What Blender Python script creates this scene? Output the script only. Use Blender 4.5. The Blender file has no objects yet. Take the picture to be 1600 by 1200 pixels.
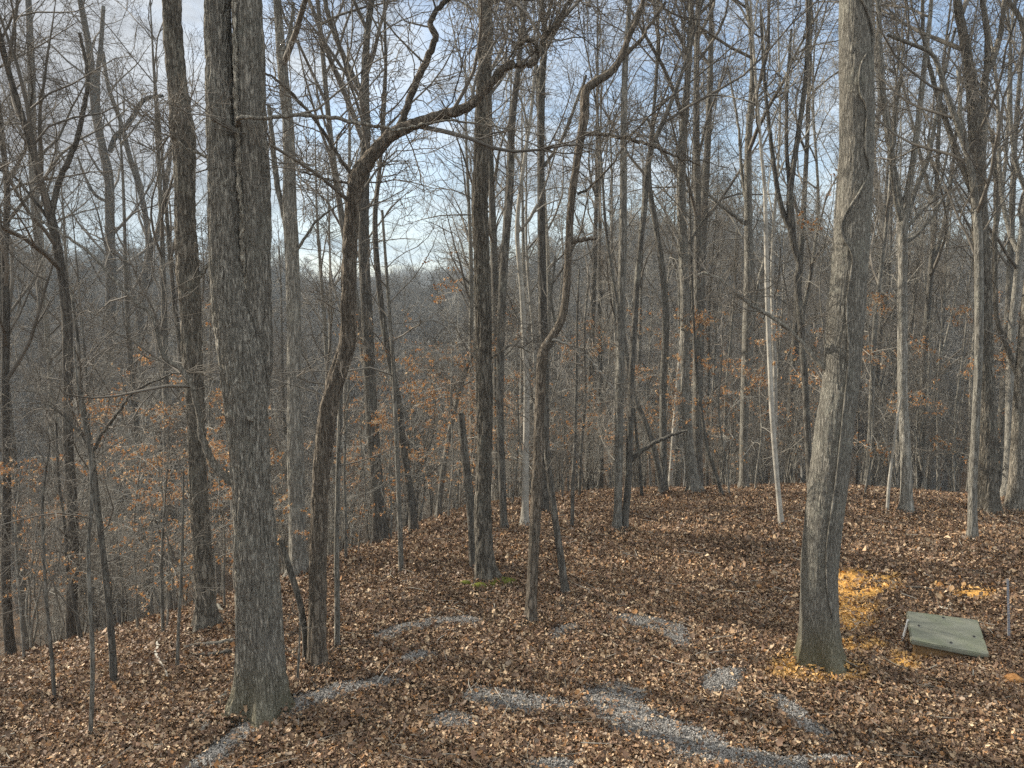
import bpy, math
import numpy as np
from mathutils import Vector

S = bpy.context.scene
COL = S.collection
rng = np.random.default_rng(11)

# ------------------------------------------------------------------ camera
F = 1256.0                       # focal length in pixels of a 1600 px wide frame
CZ = 4.5                         # eye height (deck of a house on the knoll)
YH = 470.0                       # image row of the true horizon
TH = math.atan((600 - YH) / F)
cam_d = bpy.data.cameras.new('camera'); cam = bpy.data.objects.new('camera', cam_d); COL.objects.link(cam)
cam_d.sensor_width = 36.0; cam_d.lens = 36.0 * F / 1600.0
cam_d.clip_start = 0.1; cam_d.clip_end = 12000
cam.location = (0, 0, CZ); cam.rotation_euler = (math.pi/2 - TH, 0, 0)
S.camera = cam

# ------------------------------------------------------------------ light
SUN_AZ = math.radians(-66)       # from +Y towards -X : the sun stands to the left and a little ahead
SUN_EL = math.radians(31)
w = bpy.data.worlds.new('World'); S.world = w; w.use_nodes = True
wn = w.node_tree.nodes; wl = w.node_tree.links
for n in list(wn): wn.remove(n)
def N(nt, t, **k):
    n = nt.nodes.new(t)
    for a, b in k.items(): setattr(n, a, b)
    return n
def mathn(nt, op, a, b=None, c=None, clamp=False):
    n = nt.nodes.new('ShaderNodeMath'); n.operation = op; n.use_clamp = clamp
    for i, v in enumerate((a, b, c)):
        if v is None: continue
        if isinstance(v, (int, float)): n.inputs[i].default_value = v
        else: nt.links.new(v, n.inputs[i])
    return n.outputs[0]
def mixc(nt, fac, a, b, mode='MIX'):
    n = nt.nodes.new('ShaderNodeMix'); n.data_type = 'RGBA'; n.blend_type = mode
    for i, v in ((0, fac), (6, a), (7, b)):
        if isinstance(v, (int, float)): n.inputs[i].default_value = v
        elif isinstance(v, tuple): n.inputs[i].default_value = (*v[:3], 1)
        else: nt.links.new(v, n.inputs[i])
    return n.outputs[2]
def ramp(nt, fac, stops):
    n = nt.nodes.new('ShaderNodeValToRGB'); nt.links.new(fac, n.inputs[0])
    e = n.color_ramp.elements
    while len(e) < len(stops): e.new(0.5)
    for i, (p, c) in enumerate(stops):
        e[i].position = p; e[i].color = (*c, 1) if isinstance(c, tuple) else (c, c, c, 1)
    return n.outputs[0]
def noise(nt, vec, scale, detail=4, rough=0.55, dist=0.0):
    n = nt.nodes.new('ShaderNodeTexNoise'); n.inputs['Scale'].default_value = scale
    n.inputs['Detail'].default_value = detail; n.inputs['Roughness'].default_value = rough
    n.inputs['Distortion'].default_value = dist
    if vec is not None: nt.links.new(vec, n.inputs['Vector'])
    return n.outputs['Fac']
nt = w.node_tree
sky = N(nt, 'ShaderNodeTexSky', sky_type='NISHITA', sun_disc=False)
sky.sun_elevation = SUN_EL; sky.sun_rotation = SUN_AZ; sky.altitude = 250
sky.air_density = 1.0; sky.dust_density = 1.2; sky.ozone_density = 1.2
tc = N(nt, 'ShaderNodeTexCoord'); sp = N(nt, 'ShaderNodeSeparateXYZ'); wl.new(tc.outputs['Generated'], sp.inputs[0])
zz = mathn(nt, 'ADD', mathn(nt, 'MAXIMUM', sp.outputs[2], 0.0), 0.16)
cb = N(nt, 'ShaderNodeCombineXYZ')
wl.new(mathn(nt, 'DIVIDE', sp.outputs[0], zz), cb.inputs[0]); wl.new(mathn(nt, 'DIVIDE', sp.outputs[1], zz), cb.inputs[1])
c1 = noise(nt, cb.outputs[0], 0.9, 7, 0.6, 0.4)
c2 = noise(nt, cb.outputs[0], 2.6, 6, 0.6, 0.2)
bank = mathn(nt, 'MULTIPLY', mathn(nt, 'SUBTRACT', mathn(nt, 'MULTIPLY', sp.outputs[0], -1.0), 0.22, None, True), 1.3)   # a cloud bank fills the left of the sky
cov = mathn(nt, 'ADD', mathn(nt, 'ADD', c1, mathn(nt, 'MULTIPLY', c2, 0.35)), bank)
covr = ramp(nt, cov, [(0.58, 0.05), (0.80, 1.0)])
shade = noise(nt, cb.outputs[0], 1.7, 5, 0.6)
ccol = ramp(nt, shade, [(0.36, (1.5, 1.75, 2.15)), (0.60, (4.6, 5.0, 5.4))])
ccol = mixc(nt, mathn(nt, 'MULTIPLY', bank, 1.8, None, True), ccol, (1.75, 1.68, 1.75))
low = ramp(nt, sp.outputs[2], [(0.0, 1.0), (0.16, 0.0)])
ccol = mixc(nt, mathn(nt, 'MULTIPLY', low, 0.7), ccol, (3.2, 4.7, 5.4))
high = ramp(nt, sp.outputs[2], [(0.42, 0.0), (0.62, 1.0)])        # added bright cloud overhead, out of view, as soft fill light
ccol = mixc(nt, high, ccol, (9.5, 9.3, 8.9)); covr = mathn(nt, 'MAXIMUM', covr, mathn(nt, 'MULTIPLY', high, 0.8))
final = mixc(nt, covr, sky.outputs[0], ccol)
bg = N(nt, 'ShaderNodeBackground'); bg.inputs[1].default_value = 0.10
wl.new(final, bg.inputs[0])
wo = N(nt, 'ShaderNodeOutputWorld'); wl.new(bg.outputs[0], wo.inputs[0])

sd = bpy.data.lights.new('sun', 'SUN'); sun = bpy.data.objects.new('sun', sd); COL.objects.link(sun)
sd.energy = 4.2; sd.angle = math.radians(0.5); sd.color = (1.0, 0.90, 0.76)
tosun = Vector((math.sin(SUN_AZ)*math.cos(SUN_EL), math.cos(SUN_AZ)*math.cos(SUN_EL), math.sin(SUN_EL)))
sun.rotation_euler = tosun.to_track_quat('Z', 'Y').to_euler(); sun.location = (-20, 10, 30)
S.view_settings.view_transform = 'Standard'; S.view_settings.look = 'None'
S.view_settings.gamma = 1; S.view_settings.exposure = 1.0
S.render.engine = 'CYCLES'
S.cycles.max_bounces = 5; S.cycles.diffuse_bounces = 2; S.cycles.glossy_bounces = 1
S.cycles.transmission_bounces = 1; S.cycles.volume_bounces = 0
S.cycles.use_denoising = False

# ------------------------------------------------------------------ helpers
def vdir(px, py):
    px = np.asarray(px, float); py = np.asarray(py, float)
    x = (px - 800) / F; u = (600 - py) / F
    return np.stack([x, math.cos(TH) + u*math.sin(TH), u*math.cos(TH) - math.sin(TH)], -1)
def at(px, py, Y):
    d = vdir(px, py); t = np.asarray(Y, float) / d[..., 1]
    return d * t[..., None] + np.array([0, 0, CZ]), t
def hash3(i, j, k):
    n = (i * 374761393 + j * 668265263 + k * 1274126177) & 0xffffffff
    n = ((n ^ (n >> 13)) * 1274126177) & 0xffffffff
    return ((n ^ (n >> 16)) & 0xffffff) / float(0xffffff)
def vnoise(p):
    p = np.asarray(p, float); i = np.floor(p).astype(np.int64); f = p - i; f = f*f*(3-2*f)
    o = 0
    for a in (0, 1):
        for b in (0, 1):
            for c in (0, 1):
                wgt = (f[..., 0] if a else 1-f[..., 0]) * (f[..., 1] if b else 1-f[..., 1]) * (f[..., 2] if c else 1-f[..., 2])
                o = o + wgt * hash3(i[..., 0]+a, i[..., 1]+b, i[..., 2]+c)
    return o
def fbm(p, o=4):
    s = 0; a = 0.5; p = np.asarray(p, float)
    for k in range(o): s = s + a*vnoise(p*(2.0**k) + 17.3*k); a *= 0.5
    return s
def new_mesh(name, V, Q, T=None, smooth=True, cols=None):
    me = bpy.data.meshes.new(name)
    V = np.ascontiguousarray(V, np.float32).reshape(-1, 3)
    me.vertices.add(len(V)); me.vertices.foreach_set('co', V.ravel())
    nq = 0 if Q is None else len(Q); ntt = 0 if T is None else len(T)
    loops = np.concatenate([np.asarray(Q, np.int32).ravel() if nq else np.zeros(0, np.int32), np.asarray(T, np.int32).ravel() if ntt else np.zeros(0, np.int32)])
    me.loops.add(len(loops)); me.loops.foreach_set('vertex_index', loops.astype(np.int32))
    st = np.concatenate([np.arange(nq)*4, nq*4 + np.arange(ntt)*3]).astype(np.int32)
    me.polygons.add(nq+ntt); me.polygons.foreach_set('loop_start', st)
    if smooth: me.polygons.foreach_set('use_smooth', np.ones(nq+ntt, bool))
    me.update(calc_edges=True)
    if cols is not None:
        a = me.color_attributes.new('tone', 'FLOAT_COLOR', 'POINT')
        c = np.ones((len(V), 4), np.float32); c[:, :3] = cols; a.data.foreach_set('color', c.ravel())
    return me
def tag(o, label=None, cat=None, group=None, kind=None):
    if label: o['label'] = label
    if cat: o['category'] = cat
    if group: o['group'] = group
    if kind: o['kind'] = kind
    return o
def obj(name, me, mat=None, parent=None, loc=None):
    o = bpy.data.objects.new(name, me)
    if mat is not None and me is not None and not me.materials: me.materials.append(mat)
    COL.objects.link(o)
    if parent is not None: o.parent = parent
    if loc is not None: o.location = loc
    return o
def empty(name, loc=(0, 0, 0), rz=0):
    o = bpy.data.objects.new(name, None); COL.objects.link(o); o.location = loc; o.rotation_euler.z = rz
    o.empty_display_size = 0.2; return o

# ------------------------------------------------------------------ terrain (height from range and bearing)
cx = np.array([-300, 0, 150, 300, 450, 600, 680, 750, 850, 960, 1080, 1300, 1600, 1900])
cy = np.array([960, 958, 945, 925, 890, 845, 815, 795, 780, 770, 762, 742, 738, 738])
caz = np.arctan((cx-800)/F); cs = (cy-YH)/F
hx = np.array([-300, 0, 450, 500, 720, 850, 950, 1050, 1250, 1330, 1600, 1900])
hR = np.array([200, 200, 200, 190, 190, 160, 130, 130, 130, 160, 180, 180.])
hy = np.array([442, 440, 446, 482, 478, 440, 392, 374, 384, 428, 437, 437.])
haz = np.arctan((hx-800)/F)
fx = np.array([-300, 0, 450, 560, 620, 720, 1000, 1900]); fy = np.array([446, 446, 452, 450, 432, 434, 440, 440.])
faz = np.arctan((fx-800)/F)
vz = np.array([-24, -24, -22, -20, -19, -17, -16, -16, -16, -16, -16, -16.])
NR = 700
RT = np.concatenate([np.linspace(0, 60, 400), np.linspace(60.5, 400, 200), np.geomspace(405, 4500, 100)])
AT = np.linspace(-math.pi, math.pi, 1441)
def build_table():
    Z = np.zeros((len(AT), len(RT)))
    for ia, a in enumerate(AT):
        aa = a
        if abs(a) > 2.2: aa = (math.pi - abs(a)) / (math.pi - 2.2) * 2.2 * (1 if a > 0 else -1)
        s = np.interp(aa, caz, cs); rc = CZ/(0.725*s)
        if abs(a) > 2.2: pass
        r = RT
        t = np.clip((r-0.45*rc)/(0.55*rc), 0, 1); m = s * t*t*(3-2*t)
        zc = CZ - s*rc - (CZ - s*rc) * 0
        zz_ = -np.concatenate([[0], np.cumsum((m[1:]+m[:-1])/2*np.diff(r))])
        zrc = np.interp(rc, r, zz_)
        R1 = np.interp(aa, haz, hR); y1 = np.interp(aa, haz, hy); Z1 = CZ + (YH-y1)/F*R1 - 11.5
        zv = np.interp(aa, haz, vz); y2 = np.interp(aa, faz, fy); Z2 = CZ + (YH-y2)/F*700 - 10
        kn = np.array([rc, rc+10, rc+16, 62, 76, R1, R1+35, R1+160, 700, 1000, 2500, 4500])
        kz = np.array([zrc, zrc-10*s*1.01, zrc-10*s*1.01-6*(s+0.08), zv+1, zv, Z1, Z1-4, Z1-14, Z2, Z2-12, Z2-30, Z2-30])
        zf = np.interp(r, kn, kz)
        Z[ia] = np.where(r < rc, zz_, zf)
    # smooth along r beyond 10 m and along bearing
    for _ in range(3):
        Z[:, 2:-2] = (Z[:, :-4]+Z[:, 1:-3]+Z[:, 2:-2]+Z[:, 3:-1]+Z[:, 4:])/5
    for _ in range(4):
        Z = (np.roll(Z, 1, 0)+Z+np.roll(Z, -1, 0))/3
    return Z
ZT = build_table()
def ground(x, y):
    x = np.asarray(x, float); y = np.asarray(y, float)
    r = np.hypot(x, y); a = np.arctan2(x, y)
    fr = np.interp(r, RT, np.arange(len(RT))); fa = (a + math.pi) / (2*math.pi) * (len(AT)-1)
    i = np.clip(fr.astype(int), 0, len(RT)-2); j = np.clip(fa.astype(int), 0, len(AT)-2); u = fr-i; v = fa-j
    z = (ZT[j, i]*(1-u)+ZT[j, i+1]*u)*(1-v) + (ZT[j+1, i]*(1-u)+ZT[j+1, i+1]*u)*v
    b = 0.10*(fbm(np.stack([x*0.35, y*0.35, 0*x], -1), 3)-0.44)*np.clip(r/6, 0, 1) * np.clip(40/np.maximum(r, 1), 0, 1)
    far = np.clip((r-100)/200, 0, 1)*6*(fbm(np.stack([x*0.012, y*0.012, 0*x+5], -1), 3)-0.44)
    return z + b + far
def hit(px, py, up=0.0):
    d = vdir(px, py); lo = 3.0
    for t in np.arange(3, 90, 0.05):
        p = d*t
        if CZ + p[2] < ground(p[0], p[1]) + up:
            return np.array([p[0], p[1], CZ+p[2]])
    t = 30.; p = d*t; return np.array([p[0], p[1], float(ground(p[0], p[1]))])

# ------------------------------------------------------------------ materials
def mat(name):
    m = bpy.data.materials.new(name); m.use_nodes = True; nt = m.node_tree
    b = nt.nodes['Principled BSDF']; return m, nt, b
def bump(nt, h, strength, dist, b):
    n = nt.nodes.new('ShaderNodeBump'); n.inputs['Strength'].default_value = strength; n.inputs['Distance'].default_value = dist
    nt.links.new(h, n.inputs['Height']); nt.links.new(n.outputs[0], b.inputs['Normal'])
def bark_mat(name, dark, light, lichen=(0.40, 0.40, 0.33), lich=0.35, sc=14, strz=0.16, bmp=0.8, smooth=False, green=0.0):
    m, nt, b = mat(name)
    tc = N(nt, 'ShaderNodeTexCoord'); mp = N(nt, 'ShaderNodeMapping'); nt.links.new(tc.outputs['Object'], mp.inputs[0])
    mp.inputs['Scale'].default_value = (1, 1, strz)
    n1 = noise(nt, mp.outputs[0], sc, 5, 0.6, 0.6)
    n2 = noise(nt, mp.outputs[0], sc*2.6, 4, 0.6, 0.3)
    n3 = noise(nt, tc.outputs['Object'], 1.7, 5, 0.62)
    if smooth:
        h = mathn(nt, 'ADD', mathn(nt, 'MULTIPLY', n1, 0.7), mathn(nt, 'MULTIPLY', n2, 0.4)); c = ramp(nt, h, [(0.36, dark), (0.66, light)])
    else:                                            # long plates between thin dark furrows
        h = mathn(nt, 'MULTIPLY', mathn(nt, 'ABSOLUTE', mathn(nt, 'SUBTRACT', n1, 0.5)), 7.0, None, True)
        h = mathn(nt, 'ADD', mathn(nt, 'MULTIPLY', h, 0.62), mathn(nt, 'MULTIPLY', n2, 0.45))
        c = ramp(nt, h, [(0.16, tuple(x*0.6 for x in dark)), (0.34, tuple(0.6*x+0.4*y for x, y in zip(dark, light))), (0.66, light)])
    lf = ramp(nt, n3, [(0.50, 0.0), (0.62, 1.0)])
    n4 = noise(nt, tc.outputs['Object'], 22, 3, 0.6)
    lf2 = mathn(nt, 'MULTIPLY', mathn(nt, 'MULTIPLY', lf, ramp(nt, n4, [(0.44, 0.0), (0.56, 1.0)])), lich)
    c = mixc(nt, lf2, c, lichen)
    oi = N(nt, 'ShaderNodeObjectInfo')
    v = mathn(nt, 'ADD', mathn(nt, 'MULTIPLY', oi.outputs['Random'], 0.5), 0.75)
    hsv = N(nt, 'ShaderNodeHueSaturation'); nt.links.new(c, hsv.inputs['Color']); nt.links.new(v, hsv.inputs['Value'])
    c = hsv.outputs[0]
    if green > 0:
        s_ = N(nt, 'ShaderNodeSeparateXYZ'); nt.links.new(tc.outputs['Object'], s_.inputs[0])
        g = mathn(nt, 'MULTIPLY', ramp(nt, mathn(nt, 'ADD', mathn(nt, 'MULTIPLY', s_.outputs[2], 0.8), mathn(nt, 'MULTIPLY', n3, 0.6)), [(0.3, 1.0), (0.85, 0.0)]), green)
        c = mixc(nt, g, c, (0.13, 0.115, 0.035))
    nt.links.new(c, b.inputs['Base Color']); b.inputs['Roughness'].default_value = 0.92
    b.inputs['Specular IOR Level'].default_value = 0.25
    bump(nt, h, bmp, 0.035, b)
    return m
M = {}
M['oak'] = bark_mat('oak_bark', (0.115, 0.105, 0.086), (0.46, 0.43, 0.36), sc=30, strz=0.17, bmp=1.0, green=0.55)
M['fine'] = bark_mat('fine_ridged_bark', (0.10, 0.092, 0.075), (0.38, 0.36, 0.305), sc=46, strz=0.17, bmp=0.8, lich=0.6, green=0.7)
M['rough'] = bark_mat('rough_bark', (0.055, 0.048, 0.037), (0.29, 0.262, 0.212), sc=18, strz=0.2, bmp=1.0)
M['cherry'] = bark_mat('dark_furrowed_bark', (0.05, 0.041, 0.031), (0.24, 0.205, 0.16), sc=22, lich=0.12, strz=0.2, bmp=1.0)
M['grey'] = bark_mat('grey_bark', (0.09, 0.084, 0.07), (0.32, 0.305, 0.262), sc=20)
M['dark'] = bark_mat('dark_bark', (0.045, 0.041, 0.035), (0.19, 0.178, 0.152), sc=18)
M['sunlit_edge'] = bark_mat('sunlit_edge_bark', (0.13, 0.115, 0.09), (0.62, 0.57, 0.46), sc=26, strz=0.3, bmp=1.0)  # oak bark paled to paint in sunlight where the two stems meet
M['black'] = bark_mat('near_black_bark', (0.028, 0.024, 0.02), (0.125, 0.112, 0.092), sc=18, lich=0.2)
M['beech'] = bark_mat('smooth_pale_bark', (0.20, 0.188, 0.158), (0.40, 0.38, 0.33), sc=5, strz=0.8, bmp=0.25, lich=0.5, smooth=True, lichen=(0.55, 0.54, 0.47))
def twig_mat(name, c0, c1):
    m, nt, b = mat(name)
    tc = N(nt, 'ShaderNodeTexCoord'); n1 = noise(nt, tc.outputs['Object'], 0.9, 4, 0.6)
    c = ramp(nt, n1, [(0.35, c0), (0.65, c1)])
    nt.links.new(c, b.inputs['Base Color']); b.inputs['Roughness'].default_value = 0.85
    b.inputs['Specular IOR Level'].default_value = 0.3
    return m
M['twig'] = twig_mat('grey_twigs', (0.085, 0.076, 0.062), (0.22, 0.20, 0.168))
M['twig_pale'] = twig_mat('pale_twigs', (0.19, 0.178, 0.15), (0.42, 0.40, 0.345))
M['twig_far'] = twig_mat('far_twigs', (0.098, 0.096, 0.088), (0.18, 0.176, 0.162))
def tone_mat(name, rough=0.75, spec=0.25, transl=0.0):
    m, nt, b = mat(name)
    a = N(nt, 'ShaderNodeAttribute'); a.attribute_name = 'tone'
    tc = N(nt, 'ShaderNodeTexCoord'); n1 = noise(nt, tc.outputs['Object'], 45, 3, 0.6)
    hv = N(nt, 'ShaderNodeHueSaturation'); nt.links.new(a.outputs['Color'], hv.inputs['Color'])
    nt.links.new(mathn(nt, 'ADD', mathn(nt, 'MULTIPLY', n1, 0.9), 0.55), hv.inputs['Value'])
    nt.links.new(hv.outputs[0], b.inputs['Base Color'])
    b.inputs['Roughness'].default_value = rough; b.inputs['Specular IOR Level'].default_value = spec
    if transl > 0:
        tr = N(nt, 'ShaderNodeBsdfTranslucent'); nt.links.new(hv.outputs[0], tr.inputs[0])
        mx = N(nt, 'ShaderNodeMixShader'); mx.inputs[0].default_value = transl
        nt.links.new(b.outputs[0], mx.inputs[1]); nt.links.new(tr.outputs[0], mx.inputs[2])
        nt.links.new(mx.outputs[0], nt.nodes['Material Output'].inputs[0])
    return m
M['litter'] = tone_mat('dead_leaf', 0.6, 0.35)
M['beechleaf'] = tone_mat('beech_leaf', 0.65, 0.25, 0.35)
M['stones'] = tone_mat('gravel_stone', 0.8, 0.3)
def ground_mat():
    m, nt, b = mat('forest_floor')
    tc = N(nt, 'ShaderNodeTexCoord'); P = tc.outputs['Object']
    v = N(nt, 'ShaderNodeTexVoronoi'); v.inputs['Scale'].default_value = 9; nt.links.new(P, v.inputs['Vector'])
    sh = N(nt, 'ShaderNodeSeparateColor'); nt.links.new(v.outputs['Color'], sh.inputs[0])
    n2 = noise(nt, P, 30, 4, 0.7); n3 = noise(nt, P, 0.25, 4, 0.6)
    c = ramp(nt, sh.outputs[0], [(0.0, (0.03, 0.019, 0.012)), (0.45, (0.09, 0.057, 0.035)), (0.75, (0.17, 0.115, 0.07)), (1.0, (0.30, 0.21, 0.13))])
    c = mixc(nt, 0.5, c, ramp(nt, n2, [(0.35, (0.025, 0.017, 0.011)), (0.65, (0.17, 0.11, 0.065))]))
    c = mixc(nt, ramp(nt, n3, [(0.4, 0.0), (0.65, 0.35)]), c, (0.05, 0.036, 0.025))
    nt.links.new(c, b.inputs['Base Color']); b.inputs['Roughness'].default_value = 0.95; b.inputs['Specular IOR Level'].default_value = 0.1
    bump(nt, mathn(nt, 'ADD', n2, v.outputs['Distance']), 0.9, 0.05, b)
    return m
M['ground'] = ground_mat()
def soil_mat(name, a_, b_, sc=25):
    m, nt, b = mat(name)
    tc = N(nt, 'ShaderNodeTexCoord'); n1 = noise(nt, tc.outputs['Object'], sc, 6, 0.7); n2 = noise(nt, tc.outputs['Object'], 3, 4, 0.6)
    c = ramp(nt, mathn(nt, 'ADD', mathn(nt, 'MULTIPLY', n1, 0.6), mathn(nt, 'MULTIPLY', n2, 0.4)), [(0.35, a_), (0.62, b_)])
    nt.links.new(c, b.inputs['Base Color']); b.inputs['Roughness'].default_value = 0.95; b.inputs['Specular IOR Level'].default_value = 0.1
    bump(nt, n1, 0.9, 0.03, b); return m
M['clay'] = soil_mat('orange_clay', (0.38, 0.19, 0.045), (0.80, 0.47, 0.14))
M['gravelbed'] = soil_mat('gravel_dust', (0.09, 0.088, 0.082), (0.24, 0.235, 0.225), 60)
M['moss'] = soil_mat('moss', (0.06, 0.06, 0.018), (0.17, 0.19, 0.035), 60)
M['woods_far'] = soil_mat('distant_woods', (0.035, 0.03, 0.025), (0.11, 0.095, 0.08), 0.5)

# ------------------------------------------------------------------ tubes and growth
def tube_arrays(P, R, K):
    """P [B,N,3], R [B,N] -> verts, quads"""
    B, Nn, _ = P.shape
    T = np.empty_like(P); T[:, 1:-1] = P[:, 2:]-P[:, :-2]; T[:, 0] = P[:, 1]-P[:, 0]; T[:, -1] = P[:, -1]-P[:, -2]
    T /= np.maximum(np.linalg.norm(T, axis=2, keepdims=True), 1e-9)
    md = P[:, -1]-P[:, 0]; md /= np.maximum(np.linalg.norm(md, axis=1, keepdims=True), 1e-9)
    ref = np.where(np.abs(md[:, 2:3]) > 0.6, np.array([[1., 0, 0]]), np.array([[0, 0, 1.]]))
    ref = np.repeat(ref[:, None], Nn, 1)
    U = np.cross(T, ref); U /= np.maximum(np.linalg.norm(U, axis=2, keepdims=True), 1e-6); W = np.cross(T, U)
    a = np.arange(K)*2*math.pi/K
    V = P[:, :, None] + R[:, :, None, None]*(U[:, :, None]*np.cos(a)[None, None, :, None] + W[:, :, None]*np.sin(a)[None, None, :, None])
    i = np.arange(Nn-1)[:, None]*K + np.arange(K)[None]; j = np.arange(Nn-1)[:, None]*K + (np.arange(K)[None]+1) % K
    q = np.stack([i, i+K, j+K, j], -1).reshape(-1, 4)[:, ::-1]
    Q = (q[None] + (np.arange(B)*Nn*K)[:, None, None]).reshape(-1, 4)
    return V.reshape(-1, 3), Q
class Geo:
    def __init__(s): s.V = []; s.Q = []; s.n = 0
    def add(s, V, Q): s.V.append(V); s.Q.append(Q + s.n); s.n += len(V)
    def tubes(s, P, R, K): s.add(*tube_arrays(P, R, K))
    def mesh(s, name, **k): return new_mesh(name, np.concatenate(s.V), np.concatenate(s.Q), **k)
def grow(r, P, R, n, t0, t1, length, ang, Nn, up=0.05, wob=0.18, rr=0.012, rtip=0.004, rmax=0.65, hv=1.0, horiz=0.0):
    B, Mm, _ = P.shape
    seg = np.linalg.norm(np.diff(P, axis=1), axis=2); cum = np.concatenate([np.zeros((B, 1)), np.cumsum(seg, 1)], 1); Lp = cum[:, -1]
    t = t0 + (t1-t0)*((np.arange(n)[None]+r.random((B, n)))/n)
    f = t*(Mm-1); i = np.clip(f.astype(int), 0, Mm-2); u = (f-i)[..., None]
    bi = np.arange(B)[:, None]
    p0 = P[bi, i]*(1-u)+P[bi, i+1]*u; tan = P[bi, i+1]-P[bi, i]; tan /= np.maximum(np.linalg.norm(tan, axis=2, keepdims=True), 1e-9)
    pr = R[bi, i]*(1-u[..., 0])+R[bi, i+1]*u[..., 0]
    rv = r.normal(size=(B, n, 3)); rv[..., 2] *= hv
    rv -= (rv*tan).sum(-1, keepdims=True)*tan; rv /= np.maximum(np.linalg.norm(rv, axis=2, keepdims=True), 1e-6)
    an = np.radians(ang*(0.7+0.6*r.random((B, n))))[..., None]
    d = tan*np.cos(an)+rv*np.sin(an)
    if horiz: d[..., 2] *= (1-horiz); d /= np.linalg.norm(d, axis=2, keepdims=True)
    ln = (length[0] + length[1]*Lp[:, None]*(1-0.55*(t-t0)/max(t1-t0, 1e-6))) * (0.6+0.7*r.random((B, n)))
    p0 = p0.reshape(-1, 3); d = d.reshape(-1, 3); ln = ln.reshape(-1); pr = pr.reshape(-1)
    out = np.empty((len(p0), Nn, 3)); out[:, 0] = p0; st = (ln/(Nn-1))[:, None]
    bend = r.normal(size=(len(p0), 3))*wob*0.5
    for k in range(1, Nn):
        d = d + r.normal(size=d.shape)*wob + bend + np.array([0, 0, up]); d /= np.linalg.norm(d, axis=1, keepdims=True)
        out[:, k] = out[:, k-1] + d*st
    r0 = np.clip(np.minimum(pr*rmax, rr*ln), rtip*1.2, None)
    s = np.linspace(0, 1, Nn)[None]
    RR = r0[:, None]*(1-s)**0.8*0.9 + r0[:, None]*0.1*(1-s) + rtip*s
    return out, RR
def crown(r, P, R, lv, g=None, K=(5, 4, 3, 3, 3)):
    g = g or Geo(); allp = []
    for k, s in enumerate(lv):
        P, R = grow(r, P, R, **s); g.tubes(P, R, K[min(k, 4)]); allp.append((P, R))
    return g, allp
def catmull(pts, n):
    pts = np.asarray(pts, float); m = len(pts)
    e = np.vstack([2*pts[0]-pts[1], pts, 2*pts[-1]-pts[-2]])
    seg = np.maximum(np.linalg.norm(np.diff(pts[:, :3], axis=0), axis=1), 1e-6); cum = np.concatenate([[0], np.cumsum(seg)])
    s = np.linspace(0, cum[-1], n); i = np.clip(np.searchsorted(cum, s, side='right')-1, 0, m-2); u = ((s-cum[i])/seg[i])[:, None]
    a, b, c, d = e[i], e[i+1], e[i+2], e[i+3]
    return 0.5*((2*b)+(c-a)*u+(2*a-5*b+4*c-d)*u**2+(-a+3*b-3*c+d)*u**3)
def bark_tube(P, R, K, z0, amp, sxy, sz, flare=0.0, seed=0, lobes=5, lump_k=0.14):
    """single detailed trunk with furrowed bark and a root flare"""
    n = len(P)
    V, Q = tube_arrays(P[None], R[None], K); V = V.reshape(n, K, 3)
    out = V - P[:, None]; ro = np.linalg.norm(out, axis=2, keepdims=True); nrm = out/np.maximum(ro, 1e-6)
    q = np.stack([V[..., 0]/sxy, V[..., 1]/sxy, V[..., 2]/sz], -1) + seed*3.7
    wq = fbm(q*0.35+9, 2)[..., None]*2.2
    a = np.abs(2*vnoise(q+wq)-1); b = np.abs(2*vnoise(q*np.array([2.1, 2.1, 1.6])+wq+31)-1)
    ridge = 0.65*np.minimum(a*2.2, 1)+0.35*np.minimum(b*2, 1)
    lump = fbm(np.stack([V[..., 0]*2.2, V[..., 1]*2.2, V[..., 2]*0.9], -1)+seed*5, 3)-0.44
    d = (ridge-0.6)*amp + lump*R[:, None]*lump_k
    if flare:
        h = (V[..., 2]-z0); th = np.arctan2(out[..., 1], out[..., 0])
        d = d + R[:, None]*flare*np.exp(-np.clip(h, 0, None)/(R[:, None]*1.15+0.02))*(0.75+0.55*np.cos(th*lobes+seed*2)+0.4*np.cos(th*3+seed))
    V = V + nrm*d[..., None]
    return V.reshape(-1, 3), Q

# ------------------------------------------------------------------ ground sheet
def polar_ground():
    az = np.concatenate([np.radians(np.linspace(-180, -42, 70, endpoint=False)), np.radians(np.linspace(-42, 42, 300)), np.radians(np.linspace(42, 180, 71)[1:])])
    rr = np.concatenate([[0.01], np.linspace(0.6, 32, 210), np.linspace(32.5, 75, 60), np.geomspace(77, 4400, 110)])
    A, Rr = np.meshgrid(az, rr, indexing='ij'); X = Rr*np.sin(A); Y = Rr*np.cos(A)
    Z = ground(X, Y)
    na, nr = A.shape; i = (np.arange(na-1)[:, None]*nr+np.arange(nr-1)[None])
    q = np.stack([i, i+nr, i+nr+1, i+1], -1).reshape(-1, 4)[:, ::-1]
    return new_mesh('ground', np.stack([X, Y, Z], -1), q)
g_me = polar_ground(); g_ob = obj('ground', g_me, M['ground']); g_ob['kind'] = 'structure'
g_ob['label'] = 'forest floor of brown earth falling away into a wooded valley'

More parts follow.
